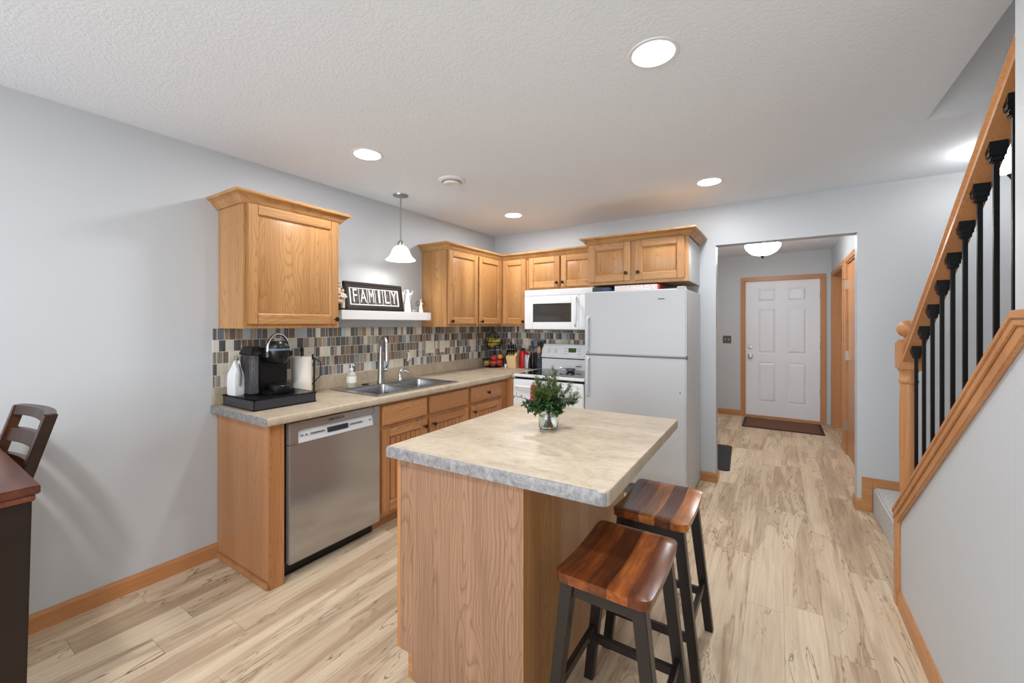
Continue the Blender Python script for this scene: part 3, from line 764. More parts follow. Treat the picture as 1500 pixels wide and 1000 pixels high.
# dishwasher
t = thing('dishwasher', 'stainless steel dishwasher under the counter', 'dishwasher', (0, 1.228, 0), PI/2)
W = 0.613
MB().box(0.0, -0.585, 0.09, W, -0.03, 0.868).build('tub', M['gap'], t)
MB().box(0.0, -0.54, 0.0, W, -0.52, 0.10).build('toe_kick', M['black'], t)
mb = MB()
mb.box(0.004, -0.625, 0.092, W-0.004, -0.585, 0.742, 0.004)
mb.box(0.004, -0.625, 0.742-0.004, 0.055, -0.585, 0.860, 0.004); mb.box(W-0.055, -0.625, 0.742-0.004, W-0.004, -0.585, 0.860, 0.004)
mb.box(0.053, -0.625, 0.815, W-0.053, -0.585, 0.860, 0.003)
mb.box(0.053, -0.600, 0.742, W-0.053, -0.585, 0.818)
dd = mb.build('door', M['steel'], t)
mb = MB(); mb.hexa([(0.056, -0.624, 0.742), (W-0.056, -0.624, 0.742), (W-0.056, -0.60, 0.742), (0.056, -0.60, 0.742),
                    (0.056, -0.606, 0.812), (W-0.056, -0.606, 0.812), (W-0.056, -0.60, 0.812), (0.056, -0.60, 0.812)])
cp = mb.build('control_panel', mat('silver_panel', (206, 208, 210), 0.4), dd)
sl = math.atan2(0.018, 0.07)
MB().box(0.235, -0.6235, 0.764, 0.37, -0.6125, 0.792, mx=None).build('display', M['boxdark'], dd)
for x in (0.075, 0.10, 0.13, 0.145, 0.16, 0.175, 0.19, 0.205, 0.39, 0.405, 0.42, 0.435, 0.45, 0.465, 0.53):
    MB().box(x, -0.622, 0.776, x+0.010, -0.612, 0.784).build('button', M['grey'], dd)
text('logo', 'BOSCH', 0.022, M['gap'], dd, (W/2-0.010, -0.6256, 0.838), (PI/2, 0, 0), sx=1.2)
mb = MB(); mb.tube([(W/2-0.062+0.008*math.cos(a*PI/8), -0.6255, 0.838+0.008*math.sin(a*PI/8)) for a in range(16)], 0.0012, 6, closed=True); mb.build('logo', M['gap'], dd)
# sink base
t = thing('base_cabinet', 'oak sink base cabinet with two false drawer fronts and two grooved doors', 'cabinet', (0, 1.846, 0), PI/2)
lo = ('oak_loZ', 'oak_loX')
mb = MB(); mb.box(0, -0.588, 0.10, 0.946, -0.002, 0.70, 0.001)
mb.box(0, -0.588, 0.70, 0.012, -0.002, 0.869); mb.box(0.934, -0.588, 0.70, 0.946, -0.002, 0.869)
mb.build('body', M['oak_loZ'], t)
MB().box(0.0, -0.53, 0.0, 0.946, -0.51, 0.10).build('toe_kick', M['oak_loX'], t)
MB().box(0.0, -0.607, 0.10, 0.946, -0.587, 0.869, 0.001).build('face_frame', M['oak_loZ'], t)
for a, b, kx in ((0.016, 0.430, 0.398), (0.462, 0.925, 0.494)):
    mb = MB(); mb.box(a, -0.627, 0.716, b, -0.607, 0.848, 0.005); mb.build('drawer_front', M['oak_loX'], t)
    add_door(t, a, 0.130, b, 0.690, 0.607, kx, 0.640, 'bead', lo)
for x in (0.10, 0.335):
    mb = MB(); mb.box(x, -0.629, 0.664, x+0.012, -0.600, 0.694, 0.001); mb.box(x, -0.629, 0.690, x+0.012, -0.600, 0.694); mb.build('towel_bar_clip', M['chrome'], t)
# drawer base
t = thing('base_cabinet', 'oak base cabinet with a knobbed drawer over a door, in the corner', 'cabinet', (0, 2.794, 0), PI/2)
mb = MB(); mb.box(0, -0.588, 0.10, 0.66, -0.002, 0.869, 0.001); mb.build('body', M['oak_loZ'], t)
MB().box(0.0, -0.53, 0.0, 0.60, -0.51, 0.10).build('toe_kick', M['oak_loX'], t)
MB().box(0.0, -0.607, 0.10, 0.60, -0.587, 0.869, 0.001).build('face_frame', M['oak_loZ'], t)
mb = MB(); mb.box(0.016, -0.627, 0.716, 0.490, -0.607, 0.848, 0.005); dr = mb.build('drawer', M['oak_loX'], t)
knob_mb(0.253, 0.782, -0.627).build('knob', M['bronze'], dr)
add_door(t, 0.016, 0.130, 0.490, 0.690, 0.607, 0.046, 0.640, 'bead', lo)
MB().box(0.60, -0.68, 0.0, 0.615, -0.40, 0.869).build('filler_panel', M['oak_loZ'], t)

# countertop (one L-shaped laminate piece, cut out for the sink)
ct = thing('countertop', 'beige travertine-look laminate counter with low backsplash along two walls', 'countertop', (0, 1.1, 0.872))
mb = MB(); Tm = WB(ct)
zb, zt2 = 0.872, 0.914
SY0, SY1, SX0, SX1 = 1.855, 2.655, 0.10, 0.575
mb.prism([(0.0, 1.112), (0.636, 1.104), (0.636, SY0), (0, SY0)], zb, zt2, mx=Tm)
mb.box(0, SY0, zb, SX0, SY1, zt2, mx=Tm); mb.box(SX1, SY0, zb, 0.636, SY1, zt2, mx=Tm)
mb.box(0, SY1, zb, 0.636, 3.42, zt2, mx=Tm)
mb.box(0, 3.42, zb, 0.686, YB-0.001, zt2, mx=Tm)
# rolled front edge
rp = [(0.0, 0.0), (0.012, 0.0), (0.0165, 0.004), (0.018, 0.010), (0.018, 0.030), (0.015, 0.038), (0.009, 0.042), (0.0, 0.042)]
q = bmesh.new(); R_ = []
for y in (1.104, 3.42): R_.append([q.verts.new((0.636+a, y, zb+b)) for a, b in rp])
for j in range(len(rp)): q.faces.new((R_[0][j], R_[0][(j+1) % len(rp)], R_[1][(j+1) % len(rp)], R_[1][j]))
q.faces.new(R_[0]); q.faces.new(R_[1]); bmesh.ops.recalc_face_normals(q, faces=q.faces); mb._merge(q, 0, Tm)
mb.box(0.636, 3.419, zb, 0.686, 3.46, zt2, mx=Tm)
mb.build('worktop', M['lam'], ct)
mb = MB(); mb.box(0.0, 1.112, zt2, 0.02, YB-0.001, 1.014, 0.004, mx=Tm); mb.box(0.02, YB-0.021, zt2, 0.686, YB-0.001, 1.014, 0.004, mx=Tm); mb.build('upstand', M['lam'], ct)
mb = MB(); mb.hexa([rel(ct, p) for p in [(0, 1.105, zb), (0.652, 1.101, zb), (0.652, 1.1045, zb), (0, 1.1125, zb), (0, 1.105, zt2-0.001), (0.650, 1.101, zt2-0.001), (0.65, 1.1045, zt2-0.001), (0, 1.1125, zt2-0.001)]]); mb.build('end_strip', M['lamedge'], ct)
# mosaic backsplash (part of the walls)
struct('wall_backsplash_left', MB().box(0.0, 1.117, 1.0145, 0.008, YB, 1.372), M['tile'])
mb = MB(); mb.box(0.008, YB-0.008, 1.0145, 0.69, YB, 1.372); mb.box(0.69, YB-0.008, 0.60, 1.45, YB, 1.372)
struct('wall_backsplash_back', mb, M['tile'])

# sink
sk = thing('sink', 'double bowl stainless steel drop-in sink', 'sink', (0.34, 2.255, 0.914))
def sinkbowl(x0, y0, x1, y1, d):
    q = bmesh.new()
    def rr(i, z, r):
        pts = []
        for (cx, cy, a0) in ((x1-i-r, y1-i-r, 0), (x0+i+r, y1-i-r, 90), (x0+i+r, y0+i+r, 180), (x1-i-r, y0+i+r, 270)):
            for k in range(5):
                a = math.radians(a0+k*22.5); pts.append(q.verts.new((cx+r*math.cos(a), cy+r*math.sin(a), z)))
        return pts
    rings = [rr(-0.008, 0.006, 0.05), rr(0, 0.002, 0.045), rr(0.004, -0.02, 0.04), rr(0.010, -d+0.03, 0.05), rr(0.035, -d, 0.04)]
    for A, B in zip(rings, rings[1:]):
        for k in range(20): q.faces.new((A[k], A[(k+1) % 20], B[(k+1) % 20], B[k]))
    q.faces.new(rings[-1])
    return q
mb = MB()
q = sinkbowl(-0.17, -0.375, 0.225, -0.012, 0.17); mb._merge(q, 0)
b1 = mb.build('bowl', M['sink'], sk)
mb = MB(); q = sinkbowl(-0.17, 0.012, 0.225, 0.375, 0.17); mb._merge(q, 0); mb.build('bowl', M['sink'], sk)
mb = MB()
z0_, z1_ = 0.0006, 0.0065
mb.box(-0.265, -0.420, z0_, -0.165, 0.420, z1_, 0.002); mb.box(0.222, -0.420, z0_, 0.262, 0.420, z1_, 0.002)
mb.box(-0.168, -0.420, z0_, 0.224, -0.372, z1_, 0.002); mb.box(-0.168, 0.372, z0_, 0.224, 0.420, z1_, 0.002); mb.box(-0.168, -0.013, z0_, 0.224, 0.013, z1_, 0.002)
mb.build('rim', M['sink'], sk)
for y in (-0.19, 0.19):
    mb = MB(); mb.lathe([(0.042, -0.168), (0.040, -0.164), (0.028, -0.166), (0, -0.167)], (0.03, y, 0), 20); mb.build('drain', M['chrome'], sk)
# faucet
fc = thing('faucet', 'brushed nickel gooseneck kitchen faucet with pull-down head', 'faucet', (0.125, 2.262, 0.921))
mb = MB(); mb.lathe([(0.032, 0), (0.032, 0.006), (0.029, 0.02), (0.026, 0.08), (0.023, 0.14), (0.018, 0.22), (0.0145, 0.29)])
pts = [(0, 0, 0.20), (0, 0, 0.29)]
dxy = (0.94, -0.34)
for k in range(1, 12):
    a = PI*k/12*1.02; r = 0.062
    pts.append((dxy[0]*(r-r*math.cos(a)), dxy[1]*(r-r*math.cos(a)), 0.29+r*math.sin(a)*1.25))
mb.tube(pts, 0.0145, 12)
mb.build('spout', M['nickel'], fc)
e = pts[-1]
mb = MB(); mb.tube([(e[0], e[1], e[2]), (e[0]+0.006, e[1]-0.002, e[2]-0.04), (e[0]+0.012, e[1]-0.004, e[2]-0.12)], [0.0155, 0.018, 0.022], 12); mb.build('spray_head', M['nickel'], fc)
mb = MB(); mb.tube([(0.0, 0.018, 0.10), (0.004, 0.05, 0.105)], 0.014, 10); mb.tube([(0.004, 0.045, 0.105), (0.02, 0.052, 0.15), (0.03, 0.056, 0.185)], [0.009, 0.007, 0.005], 8); mb.build('handle', M['nickel'], fc)
# dispenser with lever
t = thing('water_tap', 'small chrome tap with lever behind the sink, right of the faucet', 'tap', (0.115, 2.475, 0.921))
MB().lathe([(0.024, 0), (0.024, 0.006), (0.018, 0.015), (0.016, 0.05), (0.021, 0.056), (0.021, 0.072), (0.0, 0.078)]).build('body', M['chrome'], t)
MB().tube([(0, 0, 0.05), (0.035, 0.03, 0.078), (0.065, 0.05, 0.055)], [0.012, 0.010, 0.009]).build('spout', M['chrome'], t)
MB().tube([(0, 0, 0.058), (-0.01, 0.03, 0.095), (-0.012, 0.06, 0.10)], [0.010, 0.008, 0.011]).build('lever', M['chrome'], t)
t = thing('sink_stopper', 'black round sink cover lying on the rim behind the faucet', 'stopper', (0.10, 2.13, 0.921))
MB().lathe([(0.026, 0), (0.026, 0.005), (0.01, 0.008), (0, 0.009)]).build('disc', M['black'], t)
# soap bottle
t = thing('soap_bottle', 'clear pump soap bottle with yellow soap on the sink corner', 'bottle', (0.125, 1.985, 0.921))
MB().lathe([(0.033, 0), (0.036, 0.01), (0.036, 0.085), (0.030, 0.105), (0.014, 0.118), (0.013, 0.128)], seg=20).build('bottle', mat('soap_bottle_plastic', (236, 236, 226), 0.15, trans=0.55, ior=1.3), t)
MB().lathe([(0.034, 0.003), (0.0345, 0.04), (0.0, 0.041)], seg=20).build('soap', M['soap'], t)
MB().lathe([(0.0366, 0.035), (0.0366, 0.085)], seg=20, caps=False).build('paper_label', mat('soap_label', (238, 238, 220), 0.5), t)
mb = MB(); mb.lathe([(0.015, 0.126), (0.015, 0.142), (0.005, 0.145), (0.005, 0.165), (0.009, 0.168), (0.009, 0.175), (0, 0.176)], seg=14); mb.tube([(0, 0, 0.171), (0.03, 0, 0.170), (0.036, 0, 0.164)], 0.004); mb.build('pump', M['white'], t)

# outlets and switches
def plate(name, label, cat, loc, rz, w=0.075, h=0.118, kind='outlet', m='ivory', group=None):
    t = thing(name, label, cat, loc, rz, group)
    MB().box(-w/2, -0.006, -h/2, w/2, 0, h/2, 0.002).build('plate', M[m], t)
    n = 2 if w > 0.1 else 1
    for k in range(n):
        x = (k-(n-1)/2)*0.047
        if kind == 'outlet':
            for z in (-0.021, 0.021):
                s = MB().box(x-0.016, -0.0075, z-0.014, x+0.016, -0.006, z+0.014, 0.0006).build('socket', M['ivory'], t)
                mb = MB(); mb.box(x-0.008, -0.0079, z-0.006, x-0.006, -0.0074, z+0.006); mb.box(x+0.006, -0.0079, z-0.006, x+0.008, -0.0074, z+0.006); mb.build('slot', M['gap'], s)
        elif kind == 'rocker':
            MB().box(x-0.017, -0.0095, -0.033, x+0.017, -0.006, 0.033, 0.001).build('rocker', M['ivory'], t)
        else:
            mb = MB(); mb.box(x-0.005, -0.014, -0.010, x+0.005, -0.006, 0.012, 0.001); mb.build('toggle', M['ivory'], t)
    return t
plate('wall_outlet', 'ivory outlet beside the coffee maker with a black cord plugged in', 'outlet', (0.008, 1.715, 1.175), PI/2)
plate('wall_outlet', 'pale outlet partly hidden behind the white coffee bag', 'outlet', (0.008, 1.235, 1.175), PI/2)
plate('wall_switch', 'wide ivory double switch on the tiles right of the sink', 'switch', (0.008, 2.945, 1.178), PI/2, 0.118, 0.118, 'rocker')
plate('wall_outlet', 'ivory outlet just right of the double switch', 'outlet', (0.008, 3.118, 1.176), PI/2)
plate('wall_outlet', 'ivory outlet on the tiled left wall nearest the corner', 'outlet', (0.008, 3.63, 1.170), PI/2)
plate('wall_outlet', 'ivory outlet on the back wall behind the knife block', 'outlet', (0.44, YB-0.008, 1.18), 0)
plate('wall_switch', 'dark pewter double light switch beside the entrance door', 'switch', (2.178, HALL, 1.158), 0, 0.118, 0.118, 'toggle', 'switchplate')
t = thing('wall_hook', 'small white sponge hook stuck to the tiles above the tap', 'hook', (0.008, 2.66, 1.08), PI/2)
mb = MB(); mb.tube([(0, -0.004, 0.06), (0, -0.02, 0.045), (-0.012, -0.025, 0.01), (-0.02, -0.02, -0.015)], [0.007, 0.009, 0.008, 0.006]); mb.tube([(0, -0.02, 0.045), (0.016, -0.024, 0.02), (0.02, -0.02, -0.005)], [0.008, 0.007, 0.006]); mb.build('hook', M['cream'], t)

# shelf
t = thing('floating_shelf', 'thick white floating shelf above the sink', 'shelf', (0.0, 1.85, 1.433))
MB().box(0.001, 0, 0, 0.20, 0.912, 0.069, 0.002).build('board', M['white'], t)

# ---- appliances
# fridge
t = thing('refrigerator', 'white top-freezer refrigerator beside the hall opening', 'refrigerator', (1.43, YB-0.02, 0))
FW = 0.83; FD = 0.655
MB().box(0.0, -FD+0.085, 0.02, FW, 0, 1.668, 0.004).build('body', M['appl2'], t)
def frdoor(z0, z1, name):
    mb = MB(); mb.box(0.0, -FD, z0, FW, -FD+0.078, z1, 0.009, seg=3); return mb.build(name, M['appl'], t)
fz = frdoor(1.143, 1.676, 'freezer_door'); fd = frdoor(0.10, 1.128, 'fridge_door')
MB().box(0.004, -FD+0.02, 1.12, FW-0.004, -FD+0.08, 1.15).build('gasket', M['grey'], t)
MB().box(0.01, -FD+0.04, 0.0, FW-0.01, -FD+0.10, 0.10).build('toe_grille', M['grey'], t)
def frh(z0, z1, par):
    mb = MB(); a = 0.04
    mb.tube([(a, -FD, z0), (a, -FD-0.035, z0+0.015), (a, -FD-0.042, z0+0.05), (a, -FD-0.042, z1-0.05), (a, -FD-0.035, z1-0.015), (a, -FD, z1)], 0.011, 10, flat=1.0)
    mb.build('handle', M['appl'], par)
frh(1.16, 1.46, fz); frh(0.78, 1.112, fd)
MB().box(0.62, -FD-0.0012, 1.594, 0.67, -FD, 1.601).build('badge', M['rubber'], fz)
MB().box(0.78, -FD-0.002, 0.865, 0.789, -FD, 0.874, 0.001).build('screw_cover', M['gap'], fd)
MB().box(FW-0.07, -FD+0.005, 1.677, FW-0.01, -FD+0.07, 1.69, 0.003).build('hinge_cover', M['appl'], t)
# microwave
t = thing('microwave', 'white over-the-range microwave with dark window', 'microwave', (0.66, YB-0.009, 0))
MW = 0.742
MB().box(0, -0.36, 1.345, MW, 0, 1.742, 0.003).build('case', M['appl2'], t)
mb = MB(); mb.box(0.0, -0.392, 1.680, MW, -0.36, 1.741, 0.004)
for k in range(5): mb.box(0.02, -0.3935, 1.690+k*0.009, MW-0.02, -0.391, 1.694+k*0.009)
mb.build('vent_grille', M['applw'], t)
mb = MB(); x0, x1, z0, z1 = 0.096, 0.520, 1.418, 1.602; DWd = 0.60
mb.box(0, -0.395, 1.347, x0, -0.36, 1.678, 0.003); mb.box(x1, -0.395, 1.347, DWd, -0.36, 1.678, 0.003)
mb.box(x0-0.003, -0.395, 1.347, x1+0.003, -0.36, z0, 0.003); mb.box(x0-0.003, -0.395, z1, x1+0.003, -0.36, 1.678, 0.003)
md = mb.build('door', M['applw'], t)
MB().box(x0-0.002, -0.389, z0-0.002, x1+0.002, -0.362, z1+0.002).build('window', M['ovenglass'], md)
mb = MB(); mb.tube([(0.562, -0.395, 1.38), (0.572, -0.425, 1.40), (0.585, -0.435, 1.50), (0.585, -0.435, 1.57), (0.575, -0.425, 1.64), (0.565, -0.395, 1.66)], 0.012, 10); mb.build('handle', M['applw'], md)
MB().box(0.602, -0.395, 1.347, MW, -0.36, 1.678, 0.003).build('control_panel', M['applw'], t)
MB().box(0.02, -0.38, 1.338, MW-0.02, -0.02, 1.346).build('underside', M['grey'], t)
# range
t = thing('range', 'white electric range with black glass cooktop', 'stove', (0.692, YB-0.01, 0))
RW = 0.734
mb = MB(); mb.box(0, -0.63, 0.03, RW, -0.0, 0.90, 0.003); mb.build('body', M['appl2'], t)
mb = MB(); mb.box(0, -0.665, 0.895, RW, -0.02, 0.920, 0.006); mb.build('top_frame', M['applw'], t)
MB().box(0.035, -0.625, 0.9195, RW-0.035, -0.10, 0.9225, 0.001).build('cooktop', M['glassblack'], t)
# console
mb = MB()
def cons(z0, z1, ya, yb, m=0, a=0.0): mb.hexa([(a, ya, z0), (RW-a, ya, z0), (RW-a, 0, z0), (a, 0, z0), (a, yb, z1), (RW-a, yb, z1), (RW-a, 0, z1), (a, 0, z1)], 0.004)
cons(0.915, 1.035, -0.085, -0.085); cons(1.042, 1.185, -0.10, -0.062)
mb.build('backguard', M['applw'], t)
MB().box(0.003, -0.09, 1.032, RW-0.003, -0.01, 1.045).build('gap_strip', M['gap'], t)
def confront(z): return -0.10+(z-1.042)/(1.185-1.042)*0.038
for x in (0.085, 0.165, RW-0.165, RW-0.085):
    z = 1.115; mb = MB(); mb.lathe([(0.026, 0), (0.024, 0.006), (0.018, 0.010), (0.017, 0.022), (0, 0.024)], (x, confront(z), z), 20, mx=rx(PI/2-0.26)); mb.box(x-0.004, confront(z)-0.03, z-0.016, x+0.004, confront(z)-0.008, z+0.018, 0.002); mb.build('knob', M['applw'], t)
MB().box(0.315, confront(1.118)-0.004, 1.088, 0.400, -0.06, 1.148).build('clock_display', M['lcd'], t)
for x in (0.27, 0.29, 0.42, 0.44):
    for z in (1.09, 1.115, 1.14): MB().box(x, confront(z)-0.003, z-0.003, x+0.010, -0.06, z+0.003).build('button', M['grey'], t)
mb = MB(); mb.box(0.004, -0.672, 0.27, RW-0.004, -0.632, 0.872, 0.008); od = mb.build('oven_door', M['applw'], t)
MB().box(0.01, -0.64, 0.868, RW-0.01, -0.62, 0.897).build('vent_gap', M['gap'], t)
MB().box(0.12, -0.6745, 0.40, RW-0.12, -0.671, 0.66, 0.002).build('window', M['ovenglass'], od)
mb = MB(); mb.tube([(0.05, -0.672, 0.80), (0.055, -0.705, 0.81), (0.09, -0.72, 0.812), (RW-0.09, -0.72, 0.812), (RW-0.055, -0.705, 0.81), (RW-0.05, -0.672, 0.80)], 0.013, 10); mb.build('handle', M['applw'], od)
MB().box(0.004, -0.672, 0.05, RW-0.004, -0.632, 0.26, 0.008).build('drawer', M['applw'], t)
MB().box(0.40, -0.087, 0.955, 0.46, -0.084, 0.967).build('nameplate', M['grey'], t)
# dish towel over the oven handle
tw = thing('dish_towel', 'red checked dish towel hanging from the oven handle', 'towel', (0.975, YB-0.73, 0.82))
mb = MB(); q = bmesh.new(); rows = []
prof = [(0.018, -0.16), (0.019, -0.08), (0.0185, 0.0), (0.012, 0.014), (0, 0.019), (-0.012, 0.014), (-0.0185, 0.0), (-0.020, -0.10), (-0.021, -0.20), (-0.022, -0.26)]
for y, z in prof:
    rows.append([q.verts.new((-0.045+0.09*k/8, y+0.003*math.sin(k*1.6)*(1 if z < -0.02 else 0)*(-1 if y > 0 else 1), z)) for k in range(9)])
for A, B in zip(rows, rows[1:]):
    for k in range(8): q.faces.new((A[k], A[k+1], B[k+1], B[k]))
bmesh.ops.solidify(q, geom=q.faces[:], thickness=0.003)
mb._merge(q, 0); mb.build('cloth', M['towel'], tw)
# spoon rest on cooktop
t = thing('spoon_rest', 'glass spoon rest standing on the black cooktop', 'spoon rest', (1.10, 3.80, 0.9235))
MB().lathe([(0.03, 0), (0.045, 0.008), (0.048, 0.030), (0.046, 0.030), (0.042, 0.010), (0, 0.006)], seg=20).build('dish', mat('grey_glass', (120, 124, 126), 0.1, metal=0.3), t)
MB().tube([(-0.04, 0, 0.03), (-0.075, -0.01, 0.034), (-0.11, -0.015, 0.03)], [0.008, 0.006, 0.009]).build('handle', M['chrome'], t)

# things on the fridge
t = thing('storage_box', 'dark box with blue lid on the left end of the refrigerator top', 'box', (1.535, 3.62, 1.677))
MB().box(-0.085, -0.12, 0, 0.07, 0.12, 0.045, 0.004).build('box', M['boxdark'], t)
MB().box(0.0, -0.121, 0.012, 0.088, 0.12, 0.042, 0.008).build('lid', M['blue'], t)
t = thing('carton', 'long white printed carton with red end lying on the refrigerator', 'carton', (1.845, 3.60, 1.677))
MB().box(-0.19, -0.10, 0, 0.17, 0.10, 0.052, 0.002).build('box', M['carton'], t)
tag(MB().box(0.17, -0.10, 0, 0.187, 0.10, 0.050, 0.002).build('end', M['red'], t), 'red end of the carton')

# ================================================================== ISLAND
isl = thing('kitchen_island', 'kitchen island with oak sides and beige laminate top', 'island', (1.85, 1.65, 0))
Ti = WB(isl)
IX0, IX1, IY0, IY1 = 1.552, 2.143, 1.158, 2.20
mb = MB()
mb.box(IX0+0.06, IY0+0.02, 0, IX1-0.01, IY1-0.02, 0.10, mx=Ti)
mb.box(IX0+0.02, IY0+0.02, 0.10, IX1-0.01, IY1-0.02, 0.871, mx=Ti)
mb.build('carcass', M['oak_loZ'], isl)
# near end panel with toe-kick notch
mxp = Ti @ Matrix(((1, 0, 0, 0), (0, 0, 1, 0), (0, 1, 0, 0), (0, 0, 0, 1)))
mb = MB(); mb.prism([(IX0+0.02, 0.10), (IX0+0.085, 0.10), (IX0+0.085, 0), (IX1, 0), (IX1, 0.871), (IX0+0.02, 0.871)], IY0, IY0+0.02, mx=mxp); mb.build('end_panel', M['panel'], isl)
mb = MB(); mb.prism([(IX0+0.02, 0.10), (IX0+0.085, 0.10), (IX0+0.085, 0), (IX1, 0), (IX1, 0.871), (IX0+0.02, 0.871)], IY1-0.02, IY1, mx=mxp); mb.build('end_panel', M['panel'], isl)
MB().box(IX0, IY0, 0.10, IX0+0.02, IY1, 0.871, 0.001, mx=Ti).build('face_frame', M['oak_loZ'], isl)
MB().box(IX0+0.062, IY0+0.001, 0, IX0+0.0845, IY1, 0.099, mx=Ti).build('toe_kick', M['oak_loX'], isl)
mb = MB(); mb.box(IX1-0.0005, IY0, 0, IX1+0.004, 1.44, 0.871, mx=Ti); mb.build('back_panel', M['oak_upZ'], isl)  # lighter upper-cabinet oak, picked to brighten this shaded side
mb = MB(); mb.box(IX1-0.0005, 1.442, 0, IX1+0.003, IY1, 0.871, mx=Ti); mb.build('back_panel', M['backlam'], isl)
MB().box(IX1-0.02, IY1-0.002, 0, IX1+0.004, IY1+0.012, 0.871, mx=Ti).build('corner_strip', M['oak_loZ'], isl)
for a in range(2):
    y0 = IY0+0.03+a*0.50; y1 = y0+0.475
    z0 = 0.13
    mb = door_leaf(y1-y0, 0.56, 'bead'); mb.bm.transform(Ti @ tr(IX0, y1, z0) @ rzm(-PI/2)); mb.build('door', [M['oak_loZ'], M['oak_loX']], isl)
    MB().box(IX0-0.02, y0, 0.716, IX0, y1, 0.848, 0.004, mx=Ti).build('drawer_front', M['oak_loX'], isl)
# top: slightly skewed slab with rounded near right corner
P0, P1, P2, P3 = (1.533, 1.117), (2.436, 1.146), (2.418, 2.236), (1.514, 2.214)
def rc(p, a, b, r, n=5):
    p, a, b = Vector(p), Vector(a), Vector(b); u = (a-p).normalized(); v = (b-p).normalized()
    s = p+u*r; e = p+v*r; out = []
    for k in range(n+1):
        t_ = k/n; out.append(tuple((1-t_)**2*s+2*t_*(1-t_)*p+t_*t_*e))
    return out
poly = [P0] + rc(P1, P0, P2, 0.03) + rc(P2, P1, P3, 0.012) + [P3]
mb = MB()
q = bmesh.new(); n = len(poly)
def insetp(i): 
    c = Vector((sum(p[0] for p in poly)/n, sum(p[1] for p in poly)/n))
    return [tuple(Vector(p)+(c-Vector(p)).normalized()*i) for p in poly]
lay = [(0.0, 0.872), (0.0, 0.905), (0.0025, 0.911), (0.007, 0.914)]
rg = [[q.verts.new((x, y, z)) for x, y in insetp(i)] for i, z in lay]
for k, (A, B) in enumerate(zip(rg, rg[1:])):
    for j in range(n): q.faces.new((A[j], A[(j+1) % n], B[(j+1) % n], B[j]))
q.faces.new(rg[0][::-1]); q.faces.new(rg[-1]); bmesh.ops.recalc_face_normals(q, faces=q.faces)
mb._merge(q, 0, Ti)
itop = mb.build('countertop', [M['lam'], M['lamedge']], isl)
for p in itop.data.polygons:
    if p.normal.y < -0.6: p.material_index = 1

# vase with greenery
vs = thing('mason_jar', 'clear glass jar of water holding evergreen sprigs, on the island', 'vase', (1.955, 1.70, 0.9145))
MB().lathe([(0.0, 0.0), (0.036, 0.0), (0.043, 0.006), (0.045, 0.02), (0.045, 0.075), (0.040, 0.088), (0.033, 0.094), (0.034, 0.108), (0.031, 0.108), (0.030, 0.095), (0.037, 0.086), (0.042, 0.074), (0.042, 0.02), (0.038, 0.008), (0.0, 0.006)], seg=24, caps=False).build('jar', M['glass'], vs)
MB().lathe([(0.0, 0.007), (0.037, 0.009), (0.0415, 0.02), (0.0415, 0.062), (0, 0.062)], seg=24, caps=False).build('water', M['water'], vs)
def sprig(az, lean, ln, m, kind, start=0.0, br=1):
    mb = MB(); q = bmesh.new()
    base = Vector((0.016*math.cos(az+2.5), 0.016*math.sin(az+2.5), 0.012))
    mid = Vector((0.015*math.cos(az), 0.015*math.sin(az), 0.10))
    d = Vector((math.sin(lean)*math.cos(az), math.sin(lean)*math.sin(az), math.cos(lean)))
    pts = [base, mid]
    for k in range(1, 7):
        t_ = k/6; pts.append(mid+d*ln*t_+Vector((0, 0, -0.012*t_*t_*math.sin(lean)*2)))
    mb.tube(pts, [0.0022]*2+[0.0022-0.0002*k for k in range(6)], 5, 1)
    def leaf(p, dr, L_, wd, fold):
        dr = dr.normalized(); s = dr.cross(Vector((random.uniform(-.4, .4), random.uniform(-.4, .4), 1))).normalized()*wd
        up = s.cross(dr).normalized()*fold
        a = q.verts.new(p); b = q.verts.new(p+dr*L_*0.5+s); c = q.verts.new(p+dr*L_); e = q.verts.new(p+dr*L_*0.5-s); f_ = q.verts.new(p+dr*L_*0.55+up)
        q.faces.new((a, b, f_)); q.faces.new((b, c, f_)); q.faces.new((c, e, f_)); q.faces.new((e, a, f_))
    def along(p0, p1, n, L_, wd, spread):
        ax = (p1-p0).normalized()
        for k in range(n):
            p = p0.lerp(p1, k/n); ang = random.uniform(0, 2*PI)
            o_ = ax.orthogonal(); o_.rotate(Matrix.Rotation(ang, 3, ax))
            leaf(p, ax*(1-spread)+o_.normalized()*spread, L_*random.uniform(0.7, 1.1), wd, wd*0.4)
    tip = pts[-1]
    if kind == 'needle':
        for a, b in zip(pts[1:], pts[2:]): along(a, b, 16, 0.020, 0.0016, 0.55)
        for k in range(3, 7):
            for s_ in (1, -1):
                p = pts[k]; sd = d.cross(Vector((0, 0, 1)))
                sd = (sd if sd.length > 0.1 else Vector((1, 0, 0))).normalized()*s_
                sd.rotate(Matrix.Rotation(random.uniform(-1, 1), 3, d))
                e_ = p+(d*0.8+sd*0.7).normalized()*ln*0.30
                mb.tube([p, e_], 0.001, 4, 1); along(p, e_, 26, 0.019, 0.0016, 0.55)
    elif kind == 'leafy':
        for a, b in zip(pts[1:], pts[2:]): along(a, b, 10, 0.026, 0.0065, 0.75)
        for k in range(2, 6):
            e_ = pts[k]+Vector((random.uniform(-1, 1), random.uniform(-1, 1), random.uniform(0, 1))).normalized()*0.035
            along(pts[k], e_, 8, 0.024, 0.0065, 0.7)
    else:
        for a, b in zip(pts[2:], pts[3:]): along(a, b, 3, 0.020, 0.0030, 0.8)
    mb._merge(q, 0)
    return mb.build('sprig', [m, M['stem']], vs, smooth=False)
toL = math.atan2(-0.54, -0.84)     # picture-left
